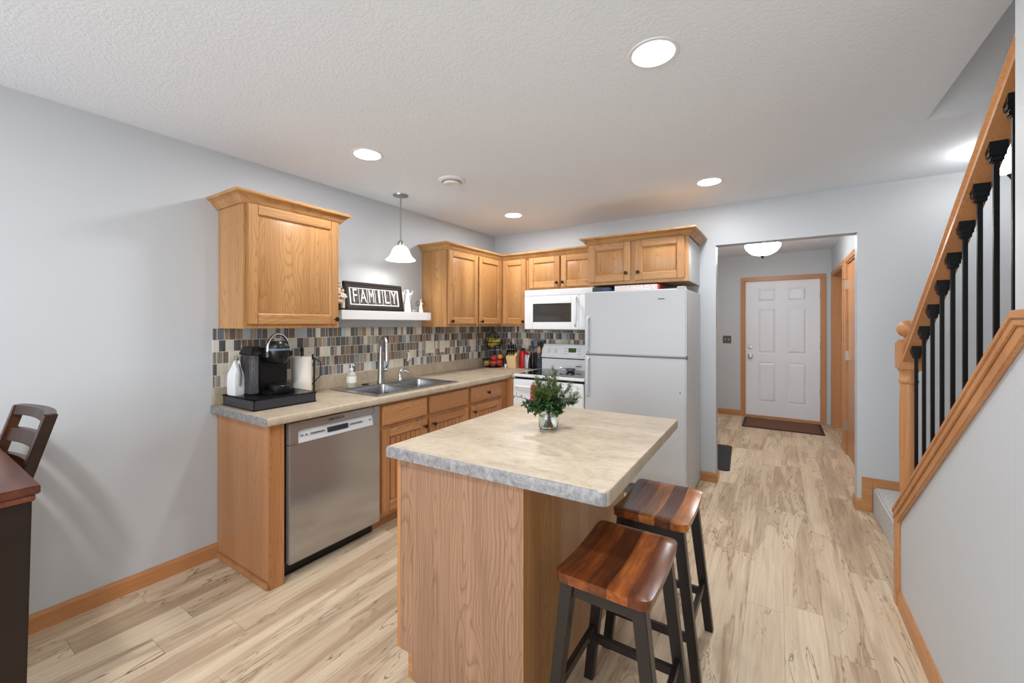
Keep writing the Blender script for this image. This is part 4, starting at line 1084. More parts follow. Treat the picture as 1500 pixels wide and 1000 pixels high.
sprig(toL+0.1, 1.08, 0.17, M['leaf2'], 'bare'); sprig(toL-0.15, 1.25, 0.11, M['leaf2'], 'leafy')
sprig(toL+PI, 1.15, 0.13, M['leaf2'], 'leafy'); sprig(toL+PI+0.3, 0.75, 0.15, M['leaf3'], 'needle'); sprig(toL+PI-0.35, 0.95, 0.15, M['leaf3'], 'needle')
sprig(0.6, 0.12, 0.175, M['leaf1'], 'needle'); sprig(2.0, 0.22, 0.15, M['leaf1'], 'needle'); sprig(3.6, 0.28, 0.145, M['leaf1'], 'needle'); sprig(5.3, 0.30, 0.15, M['leaf1'], 'needle')
sprig(4.6, 0.55, 0.12, M['leaf1'], 'needle'); sprig(toL+0.2, 0.55, 0.12, M['leaf1'], 'needle')
for a in range(7): sprig(a*0.9+0.5, 0.30+0.14*(a % 3), 0.10+0.02*(a % 2), M['leaf1'], 'needle')
for a in range(9): sprig(a*0.7+0.3, 0.85+0.25*(a % 3), 0.075+0.012*(a % 2), M['leaf2'], 'leafy')
for a in range(4): sprig(a*1.6+1.0, 1.45, 0.06, M['leaf1'], 'leafy')

# ================================================================== STOOLS
def stool(loc, label, rz=0.0):
    t = thing('bar_stool', label, 'stool', loc, rz, 'saddle seat bar stools at the island')
    hx, hy, zt_, th = 0.150, 0.205, 0.628, 0.036
    q = bmesh.new(); nx, ny = 12, 18; G = []
    def shp(i, j):
        u = -1+2*i/nx; v = -1+2*j/ny
        # superellipse-ish rounded corners
        x, y = u*hx, v*hy
        r = 0.03
        ax, ay = abs(x), abs(y)
        if ax > hx-r and ay > hy-r:
            dx, dy = (ax-(hx-r))/r, (ay-(hy-r))/r; m_ = max(dx, dy); l = math.hypot(dx, dy)
            k = m_/l if l > 0 else 1
            x = math.copysign(hx-r+dx*k*r, x); y = math.copysign(hy-r+dy*k*r, y)
        sad = 0.016*(v*v)*1.0-0.010
        edge = -0.006*(max(abs(u), abs(v)) > 0.999)
        return x, y, sad, edge
    top, bot = {}, {}
    for i in range(nx+1):
        for j in range(ny+1):
            x, y, s_, e_ = shp(i, j)
            top[i, j] = q.verts.new((x, y, zt_-0.008+s_+e_)); bot[i, j] = q.verts.new((x*0.985, y*0.985, zt_-0.008+s_*0.75-th))
    for i in range(nx):
        for j in range(ny):
            q.faces.new((top[i, j], top[i+1, j], top[i+1, j+1], top[i, j+1])); q.faces.new((bot[i, j], bot[i, j+1], bot[i+1, j+1], bot[i+1, j]))
    per = [(i, 0) for i in range(nx)] + [(nx, j) for j in range(ny)] + [(i, ny) for i in range(nx, 0, -1)] + [(0, j) for j in range(ny, 0, -1)]
    for a, b in zip(per, per[1:]+per[:1]): q.faces.new((bot[a], bot[b], top[b], top[a]))
    bmesh.ops.recalc_face_normals(q, faces=q.faces)
    mb = MB(); mb._merge(q, 0); mb.build('seat', M['seat'], t, angle=50)
    zt3 = 0.588
    def lp(sx, sy, z):   # centre of leg at height z
        f_ = (zt3-z)/zt3
        return sx*(0.112+0.068*f_), sy*(0.162+0.010*f_)
    for sx in (-1, 1):
        for sy in (-1, 1):
            mb = MB(); a = lp(sx, sy, 0); b = lp(sx, sy, zt3); h0, h1 = 0.017, 0.021
            mb.hexa([(a[0]-h0, a[1]-h0, 0), (a[0]+h0, a[1]-h0, 0), (a[0]+h0, a[1]+h0, 0), (a[0]-h0, a[1]+h0, 0),
                     (b[0]-h1, b[1]-h1, zt3), (b[0]+h1, b[1]-h1, zt3), (b[0]+h1, b[1]+h1, zt3), (b[0]-h1, b[1]+h1, zt3)], 0.002)
            mb.build('leg', M['leg'], t)
    # aprons
    for sy in (-1, 1):
        a = lp(-1, sy, 0.57); b = lp(1, sy, 0.57)
        MB().box(a[0], a[1]-0.010, 0.535, b[0], a[1]+0.010, 0.585, 0.002).build('apron', M['leg'], t)
    for sx in (-1, 1):
        a = lp(sx, -1, 0.57); b = lp(sx, 1, 0.57)
        MB().box(a[0]-0.010, a[1], 0.535, a[0]+0.010, b[1], 0.585, 0.002).build('apron', M['leg'], t)
    for sy in (-1, 1):
        a = lp(-1, sy, 0.165); b = lp(1, sy, 0.165); MB().box(a[0], a[1]-0.009, 0.15, b[0], a[1]+0.009, 0.183, 0.002).build('stretcher', M['leg'], t)
    for sx in (-1, 1):
        a = lp(sx, -1, 0.215); b = lp(sx, 1, 0.215); MB().box(a[0]-0.009, a[1], 0.20, a[0]+0.009, b[1], 0.233, 0.002).build('stretcher', M['leg'], t)
    return t
s1 = stool((2.396, 1.380, 0), 'nearer bar stool with bright brown plank seat, at the front corner of the island')
s2 = copy_tree(s1); s2.location = (2.402, 1.912, 0); s2['label'] = 'farther bar stool with darker seat, between the near stool and the refrigerator'

# ================================================================== DINING TABLE AND CHAIR
t = thing('dining_table', 'dark wooden counter-height table at the left edge', 'table', (0.5, -0.2, 0))
Tt = WB(t)
MB().box(0.03, -0.75, 0.884, 0.955, 0.286, 0.910, 0.003, mx=Tt).build('tabletop', M['tablewood'], t)
MB().box(0.04, -0.74, 0.862, 0.944, 0.277, 0.8825, 0.003, mx=Tt).build('leaf', M['tablewood'], t)
def ttl(x0, x1, y0, y1, nm='leg'):
    mb = MB(); e = 0.0
    mb.hexa([rel(t, p) for p in [(x0, y0, 0), (x1-0.03, y0, 0), (x1-0.03, y1-0.012, 0), (x0, y1-0.012, 0), (x0, y0, 0.862), (x1, y0, 0.862), (x1, y1, 0.862), (x0, y1, 0.862)]], 0.004)
    mb.build(nm, M['darkwood'], t)
ttl(0.80, 0.932, 0.14, 0.272); ttl(0.80, 0.932, -0.71, -0.58); ttl(0.05, 0.13, 0.18, 0.272); ttl(0.05, 0.13, -0.71, -0.62)
mb = MB(); mb.box(0.83, -0.6, 0.62, 0.885, 0.15, 0.862, 0.003, mx=Tt); mb.build('apron', M['darkwood'], t)
# chair behind table
t = thing('dining_chair', 'dark wooden ladder-back counter chair behind the table, against the left wall', 'chair', (0.402, 0.088, 0), math.radians(3.6))
def cy(z): return 0.14+(0 if z < 0.62 else (z-0.62)*0.285)
hwc = 0.194
for sx in (-1, 1):
    mb = MB(); r = 0.016; h_ = 0.017
    pr = [(cy(0)-0.02, 0.0), (cy(0.62), 0.62), (cy(1.07), 1.066)]
    for (ya, za), (yb_, zb_) in zip(pr, pr[1:]):
        x = sx*hwc; mb.hexa([(x-r, ya-h_, za), (x+r, ya-h_, za), (x+r, ya+h_, za), (x-r, ya+h_, za), (x-r, yb_-h_, zb_), (x+r, yb_-h_, zb_), (x+r, yb_+h_, zb_), (x-r, yb_+h_, zb_)], 0.003)
    mb.build('back_post', M['chairwood'], t)
    mb = MB(); mb.box(sx*hwc*0.9-0.018, -0.25, 0, sx*hwc*0.9+0.018, -0.214, 0.60, 0.003); mb.build('leg', M['chairwood'], t)
def slat(z0, z1, th=0.018):
    mb = MB(); q = bmesh.new(); n_ = 10; R_ = []
    for k in range(n_+1):
        u = -1+2*k/n_; x = u*(hwc); dy = 0.026*(1-u*u)
        ya, yb_ = cy(z0)+dy, cy(z1)+dy
        R_.append([q.verts.new(p) for p in ((x, ya-th/2, z0), (x, ya+th/2, z0), (x, yb_+th/2, z1), (x, yb_-th/2, z1))])
    for A, B in zip(R_, R_[1:]):
        for j in range(4): q.faces.new((A[j], A[(j+1) % 4], B[(j+1) % 4], B[j]))
    q.faces.new(R_[0]); q.faces.new(R_[-1]); bmesh.ops.recalc_face_normals(q, faces=q.faces)
    mb._merge(q, 0); return mb.build('slat', M['chairwood'], t)
slat(1.032, 1.067, 0.032); slat(0.930, 0.980); slat(0.835, 0.885); slat(0.74, 0.79)
MB().box(-0.225, -0.26, 0.60, 0.225, 0.165, 0.632, 0.008).build('seat', M['chairwood'], t)
for sx in (-1, 1): MB().box(sx*0.2-0.01, -0.23, 0.25, sx*0.2+0.01, 0.14, 0.28, 0.002).build('stretcher', M['chairwood'], t)

# ================================================================== COUNTER ITEMS
ZC = 0.9142
# K-cup tray: smoked glass drawer box
tx0, tx1, ty0, ty1 = 0.045, 0.415, 1.150, 1.52
t = thing('coffee_tray', 'smoked black storage tray under the coffee maker', 'tray', (tx0, ty0, ZC))
a_, b_ = tx1-tx0, ty1-ty0
mb = MB(); mb.box(0, 0, 0, a_, b_, 0.008, 0.001); mb.box(0, 0, 0.058, a_, b_, 0.064, 0.001)
for x in (0.003, a_-0.009):
    for y in (0.003, b_-0.009): mb.box(x, y, 0.005, x+0.006, y+0.006, 0.06)
mb.box(0.0, 0.0, 0.055, a_, 0.010, 0.064); mb.box(0, b_-0.010, 0.055, a_, b_, 0.064)
mb.build('frame', M['black'], t)
mb = MB(); mb.box(a_-0.006, 0.008, 0.007, a_-0.002, b_-0.008, 0.058); mb.box(0.008, 0.002, 0.007, a_-0.008, 0.006, 0.058); mb.box(0.008, b_-0.006, 0.007, a_-0.008, b_-0.002, 0.058); mb.build('drawer_glass', M['smoke'], t)
MB().box(0.02, 0.02, 0.0085, a_-0.03, b_-0.03, 0.03, 0.004).build('drawer_insert', M['blackmatte'], t)
# coffee maker (faces +x)
ZK = ZC+0.0645
t = thing('coffee_maker', 'black single-cup coffee maker with chrome handle', 'coffee maker', (0.20, 1.345, ZK), 0)
mb = MB()
mb.box(-0.11, -0.085, 0.0, 0.02, 0.105, 0.27, 0.018, seg=3)            # rear body
mb.box(-0.10, -0.075, 0.20, 0.105, 0.098, 0.275, 0.022, seg=3)          # head
mb.box(-0.10, -0.080, 0.0, 0.13, 0.100, 0.022, 0.010)
mb.build('body', M['black'], t)
mb = MB(); mb.lathe([(0.0, 0.182), (0.044, 0.182), (0.056, 0.195), (0.064, 0.235), (0.066, 0.27), (0.060, 0.30), (0.045, 0.315), (0, 0.318)], (0.07, 0.012, 0), 24); mb.build('brew_head', M['black'], t)
MB().lathe([(0.067, 0.262), (0.0675, 0.268), (0.067, 0.272)], (0.07, 0.012, 0), 24, caps=False).build('trim_ring', M['bluegrey'], t)
hp = [(0.055+0.05*math.cos(0), -0.058, 0.245)]
pts = []
for k in range(13):
    a = PI*k/12; pts.append((0.085-0.012*math.sin(a), 0.012-0.068*math.cos(a), 0.255+0.105*math.sin(a)))
mb = MB(); mb.tube(pts, 0.0075, 10, flat=1.3); mb.build('handle', M['chrome'], t)
text('logo', 'KEURIG', 0.018, M['chrome'], t, (0.1275, 0.025, 0.290), (PI/2, 0, PI/2))
MB().lathe([(0.055, 0), (0.060, 0.01), (0.060, 0.045), (0.056, 0.050), (0.0, 0.050)], (0.095, 0.012, 0.004), 24).build('drip_tray', M['black'], t)
mb = MB(); mb.prism([(-0.075, -0.135), (0.045, -0.135), (0.06, -0.12), (0.06, -0.088), (-0.09, -0.088), (-0.09, -0.12)], 0.008, 0.235, 0.006); mb.build('water_reservoir', M['smoke'], t)
mb = MB(); mb.hexa([(-0.10, -0.135, 0.236), (0.06, -0.135, 0.236), (0.06, -0.06, 0.236), (-0.10, -0.06, 0.236), (-0.10, -0.11, 0.285), (0.035, -0.11, 0.285), (0.03, -0.06, 0.285), (-0.10, -0.06, 0.285)], 0.006); mb.build('reservoir_lid', M['black'], t)
mb = MB(); mb.tube([(-0.10, 0.06, 0.03), (-0.10, 0.15, 0.02), (-0.12, 0.24, 0.0), (-0.13, 0.33, -0.03), (-0.09, 0.40, 0.06), (-0.11, 0.41, 0.15), (-0.16, 0.385, 0.178), (-0.178, 0.375, 0.175)], 0.0035, 8); mb.tube([(-0.183, 0.37, 0.175), (-0.155, 0.375, 0.177)], 0.011, 8); mb.build('power_cord', M['black'], t)
# white coffee bag
t = thing('coffee_bag', 'white coffee bag with folded grey top left of the coffee maker', 'bag', (0.14, 1.181, ZC+0.0645), 0.1)
mb = MB(); q = bmesh.new(); R_ = []
for z, w_, d_, o in ((0, 0.075, 0.045, 0), (0.01, 0.082, 0.052, 0), (0.09, 0.084, 0.052, 0), (0.13, 0.080, 0.045, 0), (0.165, 0.062, 0.022, 0.004), (0.20, 0.05, 0.008, 0.012), (0.205, 0.048, 0.005, 0.012)):
    R_.append([q.verts.new((o+sx*w_/2, sy*d_/2, z)) for sx, sy in ((-1, -1), (0, -1.12), (1, -1), (1, 1), (0, 1.12), (-1, 1))])
for A, B in zip(R_, R_[1:]):
    for j in range(6): q.faces.new((A[j], A[(j+1) % 6], B[(j+1) % 6], B[j]))
q.faces.new(R_[0]); q.faces.new(R_[-1]); bmesh.ops.recalc_face_normals(q, faces=q.faces); mb._merge(q, 0); mb.build('bag', M['bagw'], t, angle=60)
mb = MB(); mb.tube([(0.048, -0.005, 0.06), (0.046, -0.004, 0.13), (0.028, -0.004, 0.18), (0.012, -0.004, 0.213)], [0.007, 0.011, 0.011, 0.009], 8); mb.tube([(0.0, -0.006, 0.212), (0.035, -0.006, 0.216)], 0.006); mb.build('gusset', M['nickel'], t)
# paper towel
t = thing('paper_towel_holder', 'black upright holder with white paper towel roll right of the coffee maker', 'paper towel holder', (0.14, 1.585, ZC))
MB().lathe([(0.075, 0), (0.075, 0.008), (0.07, 0.012), (0, 0.012)], seg=28).build('base', M['blackiron'], t)
mb = MB(); mb.tube([(0, 0, 0.01), (0, 0, 0.30)], 0.006); mb.ball((0, 0, 0.312), 0.014, sc=(0.8, 0.8, 1.3)); mb.build('rod', M['blackiron'], t)
mb = MB(); mb.tube([(0.036, 0.062, 0.01), (0.038, 0.066, 0.05), (0.038, 0.066, 0.25), (0.03, 0.058, 0.265), (0.034, 0.062, 0.28)], 0.0055); mb.build('tension_arm', M['blackiron'], t)
MB().lathe([(0.018, 0.014), (0.060, 0.014), (0.062, 0.018), (0.062, 0.262), (0.060, 0.266), (0.018, 0.266)], seg=32).build('roll', M['paper'], t)

# shelf items
ZS = 1.5022
t = thing('family_sign', 'dark framed FAMILY letter picture leaning on the white shelf', 'picture', (0.155, 2.192, ZS), PI/2)
t.rotation_euler = (math.radians(-9), 0, PI/2)
fw, fh = 0.565, 0.222
mb = MB(); bw = 0.042
mb.box(-fw/2, -0.012, 0, fw/2, 0.012, bw, 0.004); mb.box(-fw/2, -0.012, fh-bw, fw/2, 0.012, fh, 0.004)
mb.box(-fw/2, -0.0118, 0.002, -fw/2+bw, 0.012, fh-0.002, 0.004); mb.box(fw/2-bw, -0.0118, 0.002, fw/2, 0.012, fh-0.002, 0.004)
e = 0.010
mb.box(-fw/2+e, -0.017, e, fw/2-e, -0.011, e+0.012, 0.003); mb.box(-fw/2+e, -0.017, fh-e-0.012, fw/2-e, -0.011, fh-e, 0.003)
mb.box(-fw/2+e, -0.017, e, -fw/2+e+0.012, -0.011, fh-e, 0.003); mb.box(fw/2-e-0.012, -0.017, e, fw/2-e, -0.011, fh-e, 0.003)
mb.build('frame', M['frame'], t)
MB().box(-fw/2+bw-0.002, -0.003, bw-0.002, fw/2-bw+0.002, 0.004, fh-bw+0.002).build('mount', M['matboard'], t)
tw_ = (fw-2*bw-0.026)/6
for k, ch in enumerate('FAMILY'):
    x0 = -fw/2+bw+0.013+k*tw_
    p_ = MB().box(x0+0.003, -0.0042, bw+0.010, x0+tw_-0.003, -0.0028, fh-bw-0.010).build('letter_photo', M['photo'], t)
    text('letter', ch, 0.150, M['matboard'], p_, (x0+tw_/2, -0.0046, fh/2-0.001), (PI/2, 0, 0), sx={'F': 0.68, 'A': 0.56, 'M': 0.48, 'I': 1.1, 'L': 0.68, 'Y': 0.60}[ch], depth=0.0008)
# couple figurine
t = thing('figurine', 'painted couple figurine left of the framed FAMILY picture', 'figurine', (0.15, 1.868, ZS), -0.1)
MB().lathe([(0.036, 0), (0.038, 0.012), (0.03, 0.016), (0, 0.016)], seg=18).build('base', M['figure_d'], t)
def person(mbx, x, y, h, lean, trm, top, hair):
    zh = h*0.86
    b = MB(); b.tube([(x, y, 0.014), (x, y, h*0.3), (x+lean*0.5, y, h*0.5)], [0.016, 0.017, 0.016], 10); b.build('trousers', trm, t)
    b = MB(); b.tube([(x+lean*0.5, y, h*0.48), (x+lean*0.8, y, h*0.66), (x+lean, y, h*0.78), (x+lean, y, h*0.84)], [0.017, 0.020, 0.018, 0.007], 10)
    for s in (-1, 1): b.tube([(x+lean+0.002, y+s*0.017, h*0.77), (x+0.022, y+s*0.018, h*0.62), (x+0.030, y, h*0.60)], [0.008, 0.007, 0.006], 8)
    b.build('torso', top, t)
    b = MB(); b.ball((x+lean, y, zh+0.012), 0.014, sc=(0.95, 0.9, 1.15)); b.build('head', M['figure_s'], t)
    b = MB(); b.ball((x+lean-0.005, y, zh+0.017), 0.0155, sc=(0.95, 1.0, 1.05)); b.build('hair', hair, t)
person(None, -0.008, -0.006, 0.195, 0.006, M['figure_d'], M['figure_c'], M['figure_h'])
person(None, 0.012, 0.014, 0.150, -0.002, M['figure_c'], M['figure_c'], M['figure_h'])
person(None, 0.020, -0.020, 0.095, 0.0, M['figure_d'], M['figure_s'], M['figure_d'])
# white angel
def angel(name, label, loc, s, wings, rz=0.0):
    t = thing(name, label, 'figurine', loc, rz)
    mb = MB(); mb.lathe([(0.0, 0), (0.042*s, 0), (0.041*s, 0.02*s), (0.032*s, 0.09*s), (0.022*s, 0.15*s), (0.020*s, 0.165*s), (0.024*s, 0.185*s), (0.018*s, 0.20*s), (0.008*s, 0.208*s), (0.007*s, 0.216*s)], seg=18)
    if wings == 'raised':
        for sy in (-1, 1): mb.tube([(0, sy*0.02*s, 0.195*s), (0.012*s, sy*0.055*s, 0.205*s), (0.02*s, sy*0.062*s, 0.245*s)], [0.009*s, 0.008*s, 0.006*s], 8)
    else:
        for sy in (-1, 1): mb.tube([(0, sy*0.02*s, 0.19*s), (0.025*s, sy*0.028*s, 0.165*s), (0.03*s, 0, 0.16*s)], [0.008*s, 0.007*s, 0.006*s], 8)
    mb.build('gown', M['figure_w'], t)
    MB().ball((0, 0, 0.234*s), 0.020*s, sc=(0.9, 0.85, 1.05)).build('head', M['figure_w'] if wings == 'raised' else M['figure_s'], t)
    for sy in (-1, 1):
        if wings == 'raised':
            mb = MB(); q = bmesh.new(); n_ = 8; A = []; 
            pp = [(0, 0.01), (0.045, 0.05), (0.085, 0.04), (0.09, 0.0), (0.075, -0.04), (0.05, -0.075), (0.02, -0.05)]
            mb.prism([(a*s*0.8, b*s) for a, b in pp], -0.003, 0.003, 0.001, mx=tr(-0.022*s, sy*0.008*s, 0.18*s) @ Matrix(((0, 0, 1, 0), (sy, 0, 0, 0), (0, 1, 0, 0), (0, 0, 0, 1))))
            mb.build('wing', M['figure_w'], t)
        else:
            mb = MB()
            mb.tube([(-0.015*s, sy*(0.02+0.045*(1-math.cos(a*PI/6)))*s, (0.17+0.04*math.sin(a*PI/6))*s) for a in range(12)], 0.0022, 6, closed=True); mb.build('wing', M['bronze'], t)
    return t
angel('figurine', 'tall white angel figurine with raised wings beside the framed picture', (0.12, 2.552, ZS), 0.78, 'raised')
angel('figurine', 'small cream angel figurine with wire wings at the right shelf end', (0.12, 2.715, ZS), 0.48, 'wire')
t = thing('glass_votive', 'small clear glass votive between the two angel figurines', 'candle holder', (0.11, 2.635, ZS))
MB().lathe([(0.0, 0), (0.028, 0), (0.032, 0.06), (0.030, 0.06), (0.026, 0.006), (0, 0.005)], seg=20, caps=False).build('cup', M['glass'], t)
MB().lathe([(0.0, 0.0065), (0.025, 0.0065), (0.026, 0.022), (0, 0.022)], seg=20).build('candle', M['cream'], t)

# fruit basket
BX, BY = 0.150, 3.815
t = thing('fruit_basket', 'two-tier black wire fruit basket in the counter corner', 'basket', (BX, BY, ZC))
def ring(mb, r, z, rad=0.003, cx=0, cy_=0): mb.tube([(cx+r*math.cos(2*PI*k/28), cy_+r*math.sin(2*PI*k/28), z) for k in range(28)], rad, 6, closed=True)
def bowl(zb, r0, r1, h, nm, n=18):
    mb = MB(); ring(mb, r0, zb); ring(mb, r1, zb+h, 0.004); ring(mb, (r0+r1)/2+0.006, zb+h*0.45, 0.002)
    for k in range(n):
        a = 2*PI*k/n; c, s = math.cos(a), math.sin(a)
        mb.tube([(0, 0, zb), (r0*c, r0*s, zb), ((r0+r1)/2*1.05*c, (r0+r1)/2*1.05*s, zb+h*0.45), (r1*c, r1*s, zb+h)], 0.0018, 5)
    return mb.build(nm, M['blackiron'], t)
bowl(0.006, 0.085, 0.125, 0.085, 'lower_bowl'); bowl(0.21, 0.06, 0.105, 0.07, 'upper_bowl')
mb = MB()
mb.tube([(-0.0, 0.126, 0.088), (0.0, 0.13, 0.2), (0.0, 0.108, 0.29), (0.0, 0.10, 0.34), (0, 0.05, 0.385), (0, 0.0, 0.395), (0, -0.05, 0.385), (0, -0.10, 0.34), (0, -0.108, 0.29), (0, -0.13, 0.2), (0, -0.126, 0.088)], 0.0045, 8)
ring(mb, 0.05, 0.34, 0.003); mb.build('stand', M['blackiron'], t)
def fruit(name, label, cat, x, y, z, r, m, grp=None, sc=(1, 1, 0.92)):
    f = thing(name, label, cat, (BX+x, BY+y, ZC+z), random.uniform(0, 3), grp)
    MB().lathe([(0, -0.80*r), (0.3*r, -0.86*r), (0.62*r, -0.72*r), (0.93*r, -0.3*r), (1.0*r, 0.1*r), (0.9*r, 0.5*r), (0.6*r, 0.80*r), (0.25*r, 0.84*r), (0, 0.72*r)], seg=18).build('flesh', M[m], f)
    MB().tube([(0, 0, 0.7*r), (0.004, 0, 1.05*r)], 0.0015, 5).build('stem', M['stem'], f)
g = 'apples in the lower basket tier'
fruit('apple', 'pale yellow apple at the left of the lower basket tier', 'apple', -0.050, -0.060, 0.046, 0.036, 'apple_y', g)
fruit('apple', 'front middle red apple low in the basket', 'apple', 0.035, -0.060, 0.046, 0.035, 'apple_r', g)
fruit('apple', 'large red apple at the right of the lower basket tier', 'apple', 0.075, 0.010, 0.048, 0.038, 'apple_r', g)
fruit('apple', 'red apple on top of the pile in the lower tier', 'apple', 0.018, -0.020, 0.106, 0.036, 'apple_r', g)
fruit('orange', 'orange at the back of the lower basket tier', 'orange', -0.005, 0.052, 0.052, 0.037, 'orange')
fruit('orange', 'orange resting high behind the top red apple', 'orange', 0.052, 0.052, 0.112, 0.034, 'orange')
t = thing('banana_bunch', 'bunch of bananas in the upper basket tier', 'bananas', (BX, BY, ZC+0.225))
for k, off in enumerate((-0.03, -0.01, 0.012, 0.032)):
    mb = MB(); pts = []; rr = []
    for j in range(9):
        a = -1.0+j*0.25
        pts.append((0.100*math.sin(a)*0.85+off*0.5, -0.100*math.sin(a)*0.45+off*1.0, 0.020+0.100*(1-math.cos(a))*1.3+0.006*k+(0.03 if j == 0 else 0))); rr.append(0.019*min(1, 0.3+0.35*min(j, 8-j)))
    mb.tube(pts, rr, 8); mb.build('banana', M['banana'], t)

# knife block and knives
KX, KY = 0.385, 3.865
kb = thing('knife_block', 'pale wooden knife block on the back counter', 'knife block', (KX, KY, ZC), 0.15)
mb = MB(); mb.hexa([(-0.05, -0.055, 0), (0.05, -0.055, 0), (0.05, 0.06, 0), (-0.05, 0.06, 0), (-0.058, -0.085, 0.13), (0.058, -0.085, 0.13), (0.058, 0.04, 0.20), (-0.058, 0.04, 0.20)], 0.004)
mb.build('block', M['blockwood'], kb)
ks = [(-0.036, -0.062, 'steak knife in the front row of the block, far left'), (-0.014, -0.062, 'steak knife in the front row of the block, second from left'), (0.010, -0.062, 'steak knife in the front row of the block, third from left'), (0.034, -0.062, 'steak knife in the front row of the block, far right'),
      (-0.038, -0.01, 'taller knife at the left of the back row of the block'), (-0.008, -0.005, 'tallest knife in the middle of the back row of the block'), (0.018, -0.01, 'knife right of the tallest in the block'), (0.042, -0.012, 'knife at the right end of the back row of the block')]
def bz(y): return 0.13+(y+0.085)/0.125*0.07
for k, (x, y, lb) in enumerate(ks):
    L_ = 0.085 if k < 4 else (0.115 if k != 5 else 0.15)
    c, s = math.cos(0.15), math.sin(0.15)
    f = thing('kitchen_knife', 'black handled ' + lb, 'knife', (KX+x*c-y*s, KY+x*s+y*c, ZC+bz(y)-0.006), 0.15, 'knives in the wooden block')
    f.rotation_euler = (0.42, 0, 0.15)
    MB().box(-0.0065, -0.010, 0.012, 0.0065, 0.010, L_, 0.004).build('handle', M['black'], f)
    MB().box(-0.007, -0.0105, L_-0.006, 0.007, 0.0105, L_+0.004, 0.003).build('pommel', M['chrome'], f)
    MB().box(-0.0012, -0.008, -0.02, 0.0012, 0.008, 0.014).build('blade', M['chrome'], f)
# other bottles by the back wall
t = thing('dark_bottle', 'dark brown bottle standing behind the fruit basket and knife block', 'bottle', (0.275, 3.94, ZC))
MB().lathe([(0.036, 0), (0.04, 0.01), (0.04, 0.12), (0.03, 0.16), (0.014, 0.18), (0.014, 0.22), (0.0, 0.222)], seg=20).build('glass', mat('brown_bottle', (42, 24, 18), 0.15), t)
t = thing('salt_jar', 'tiny white jar between the fruit basket and the knife block', 'jar', (0.305, 3.835, ZC))
MB().lathe([(0.018, 0), (0.020, 0.005), (0.020, 0.034), (0.016, 0.04), (0, 0.04)], seg=16).build('jar', M['white'], t)
MB().lathe([(0.017, 0.04), (0.017, 0.048), (0, 0.05)], seg=16).build('lid', M['grey'], t)
t = thing('canister', 'red canister with black cap right of the knife block', 'canister', (0.487, 3.90, ZC))
MB().lathe([(0.030, 0), (0.034, 0.006), (0.034, 0.17), (0.026, 0.19), (0.02, 0.195)], seg=24).build('body', M['red'], t)
MB().lathe([(0.022, 0.194), (0.022, 0.215), (0.014, 0.222), (0, 0.223)], seg=20).build('cap', M['black'], t)
t = thing('pitcher', 'small red pitcher with white curved handle beside the red canister', 'pitcher', (0.555, 3.86, ZC))
MB().lathe([(0.024, 0), (0.030, 0.02), (0.030, 0.12), (0.024, 0.155), (0.0, 0.157)], seg=20).build('body', mat('silver_grey', (150, 150, 152), 0.3, metal=0.6), t)
MB().lathe([(0.026, 0.152), (0.028, 0.165), (0.012, 0.178), (0, 0.18)], seg=20).build('lid', M['red'], t)
MB().tube([(0.02, -0.02, 0.01), (0.028, -0.034, 0.06), (0.040, -0.036, 0.115), (0.036, -0.02, 0.15)], 0.007, 8).build('handle', M['white'], t)
t = thing('oil_bottle', 'black bottle left of the utensil jar', 'bottle', (0.602, 3.915, ZC))
MB().lathe([(0.024, 0), (0.027, 0.008), (0.027, 0.11), (0.018, 0.14), (0.018, 0.165), (0, 0.167)], seg=20).build('bottle', M['black'], t)
ux, uy = 0.668, 3.985
t = thing('utensil_jar', 'glass jar holding cooking utensils against the range', 'jar', (ux-0.018, uy, ZC))
MB().lathe([(0.0, 0), (0.032, 0), (0.035, 0.01), (0.035, 0.15), (0.032, 0.15), (0.031, 0.012), (0, 0.008)], seg=24, caps=False).build('jar', mat('grey_glass_jar', (150, 165, 175), 0.1, trans=0.8, ior=1.2), t)
def utensil(name, label, cat, dx, dy, tx, ty, L_, m, head):
    f = thing(name, label, cat, (ux-0.018+dx, uy+dy, ZC+0.012), 0, 'utensils in the jar')
    p1 = (tx, ty, L_)
    MB().tube([(0, 0, 0), p1], 0.0045, 6).build('handle', M[m], f)
    mb = MB()
    mb.ball((tx*1.12, ty*1.12, L_+0.03), 0.03, sc=(0.75, 0.22, 1.3)) if head == 'spoon' else mb.box(tx-0.024, ty-0.003, L_-0.005, tx+0.024, ty+0.003, L_+0.075, 0.002)
    mb.build('head', M[m], f)
utensil('spatula', 'blue-grey spatula in the utensil jar', 'spatula', 0.0, 0.0, -0.035, -0.03, 0.235, 'bluegrey', 'flat')
utensil('ladle', 'black ladle leaning right in the utensil jar', 'ladle', 0.012, 0.0, 0.020, -0.02, 0.22, 'black', 'spoon')
utensil('wooden_spoon', 'short wooden spoon in the utensil jar', 'spoon', -0.005, -0.01, 0.012, -0.03, 0.16, 'woodspoon', 'spoon')
utensil('turner', 'dark turner leaning left in the utensil jar', 'turner', -0.015, 0.0, -0.065, -0.01, 0.21, 'rubber', 'flat')

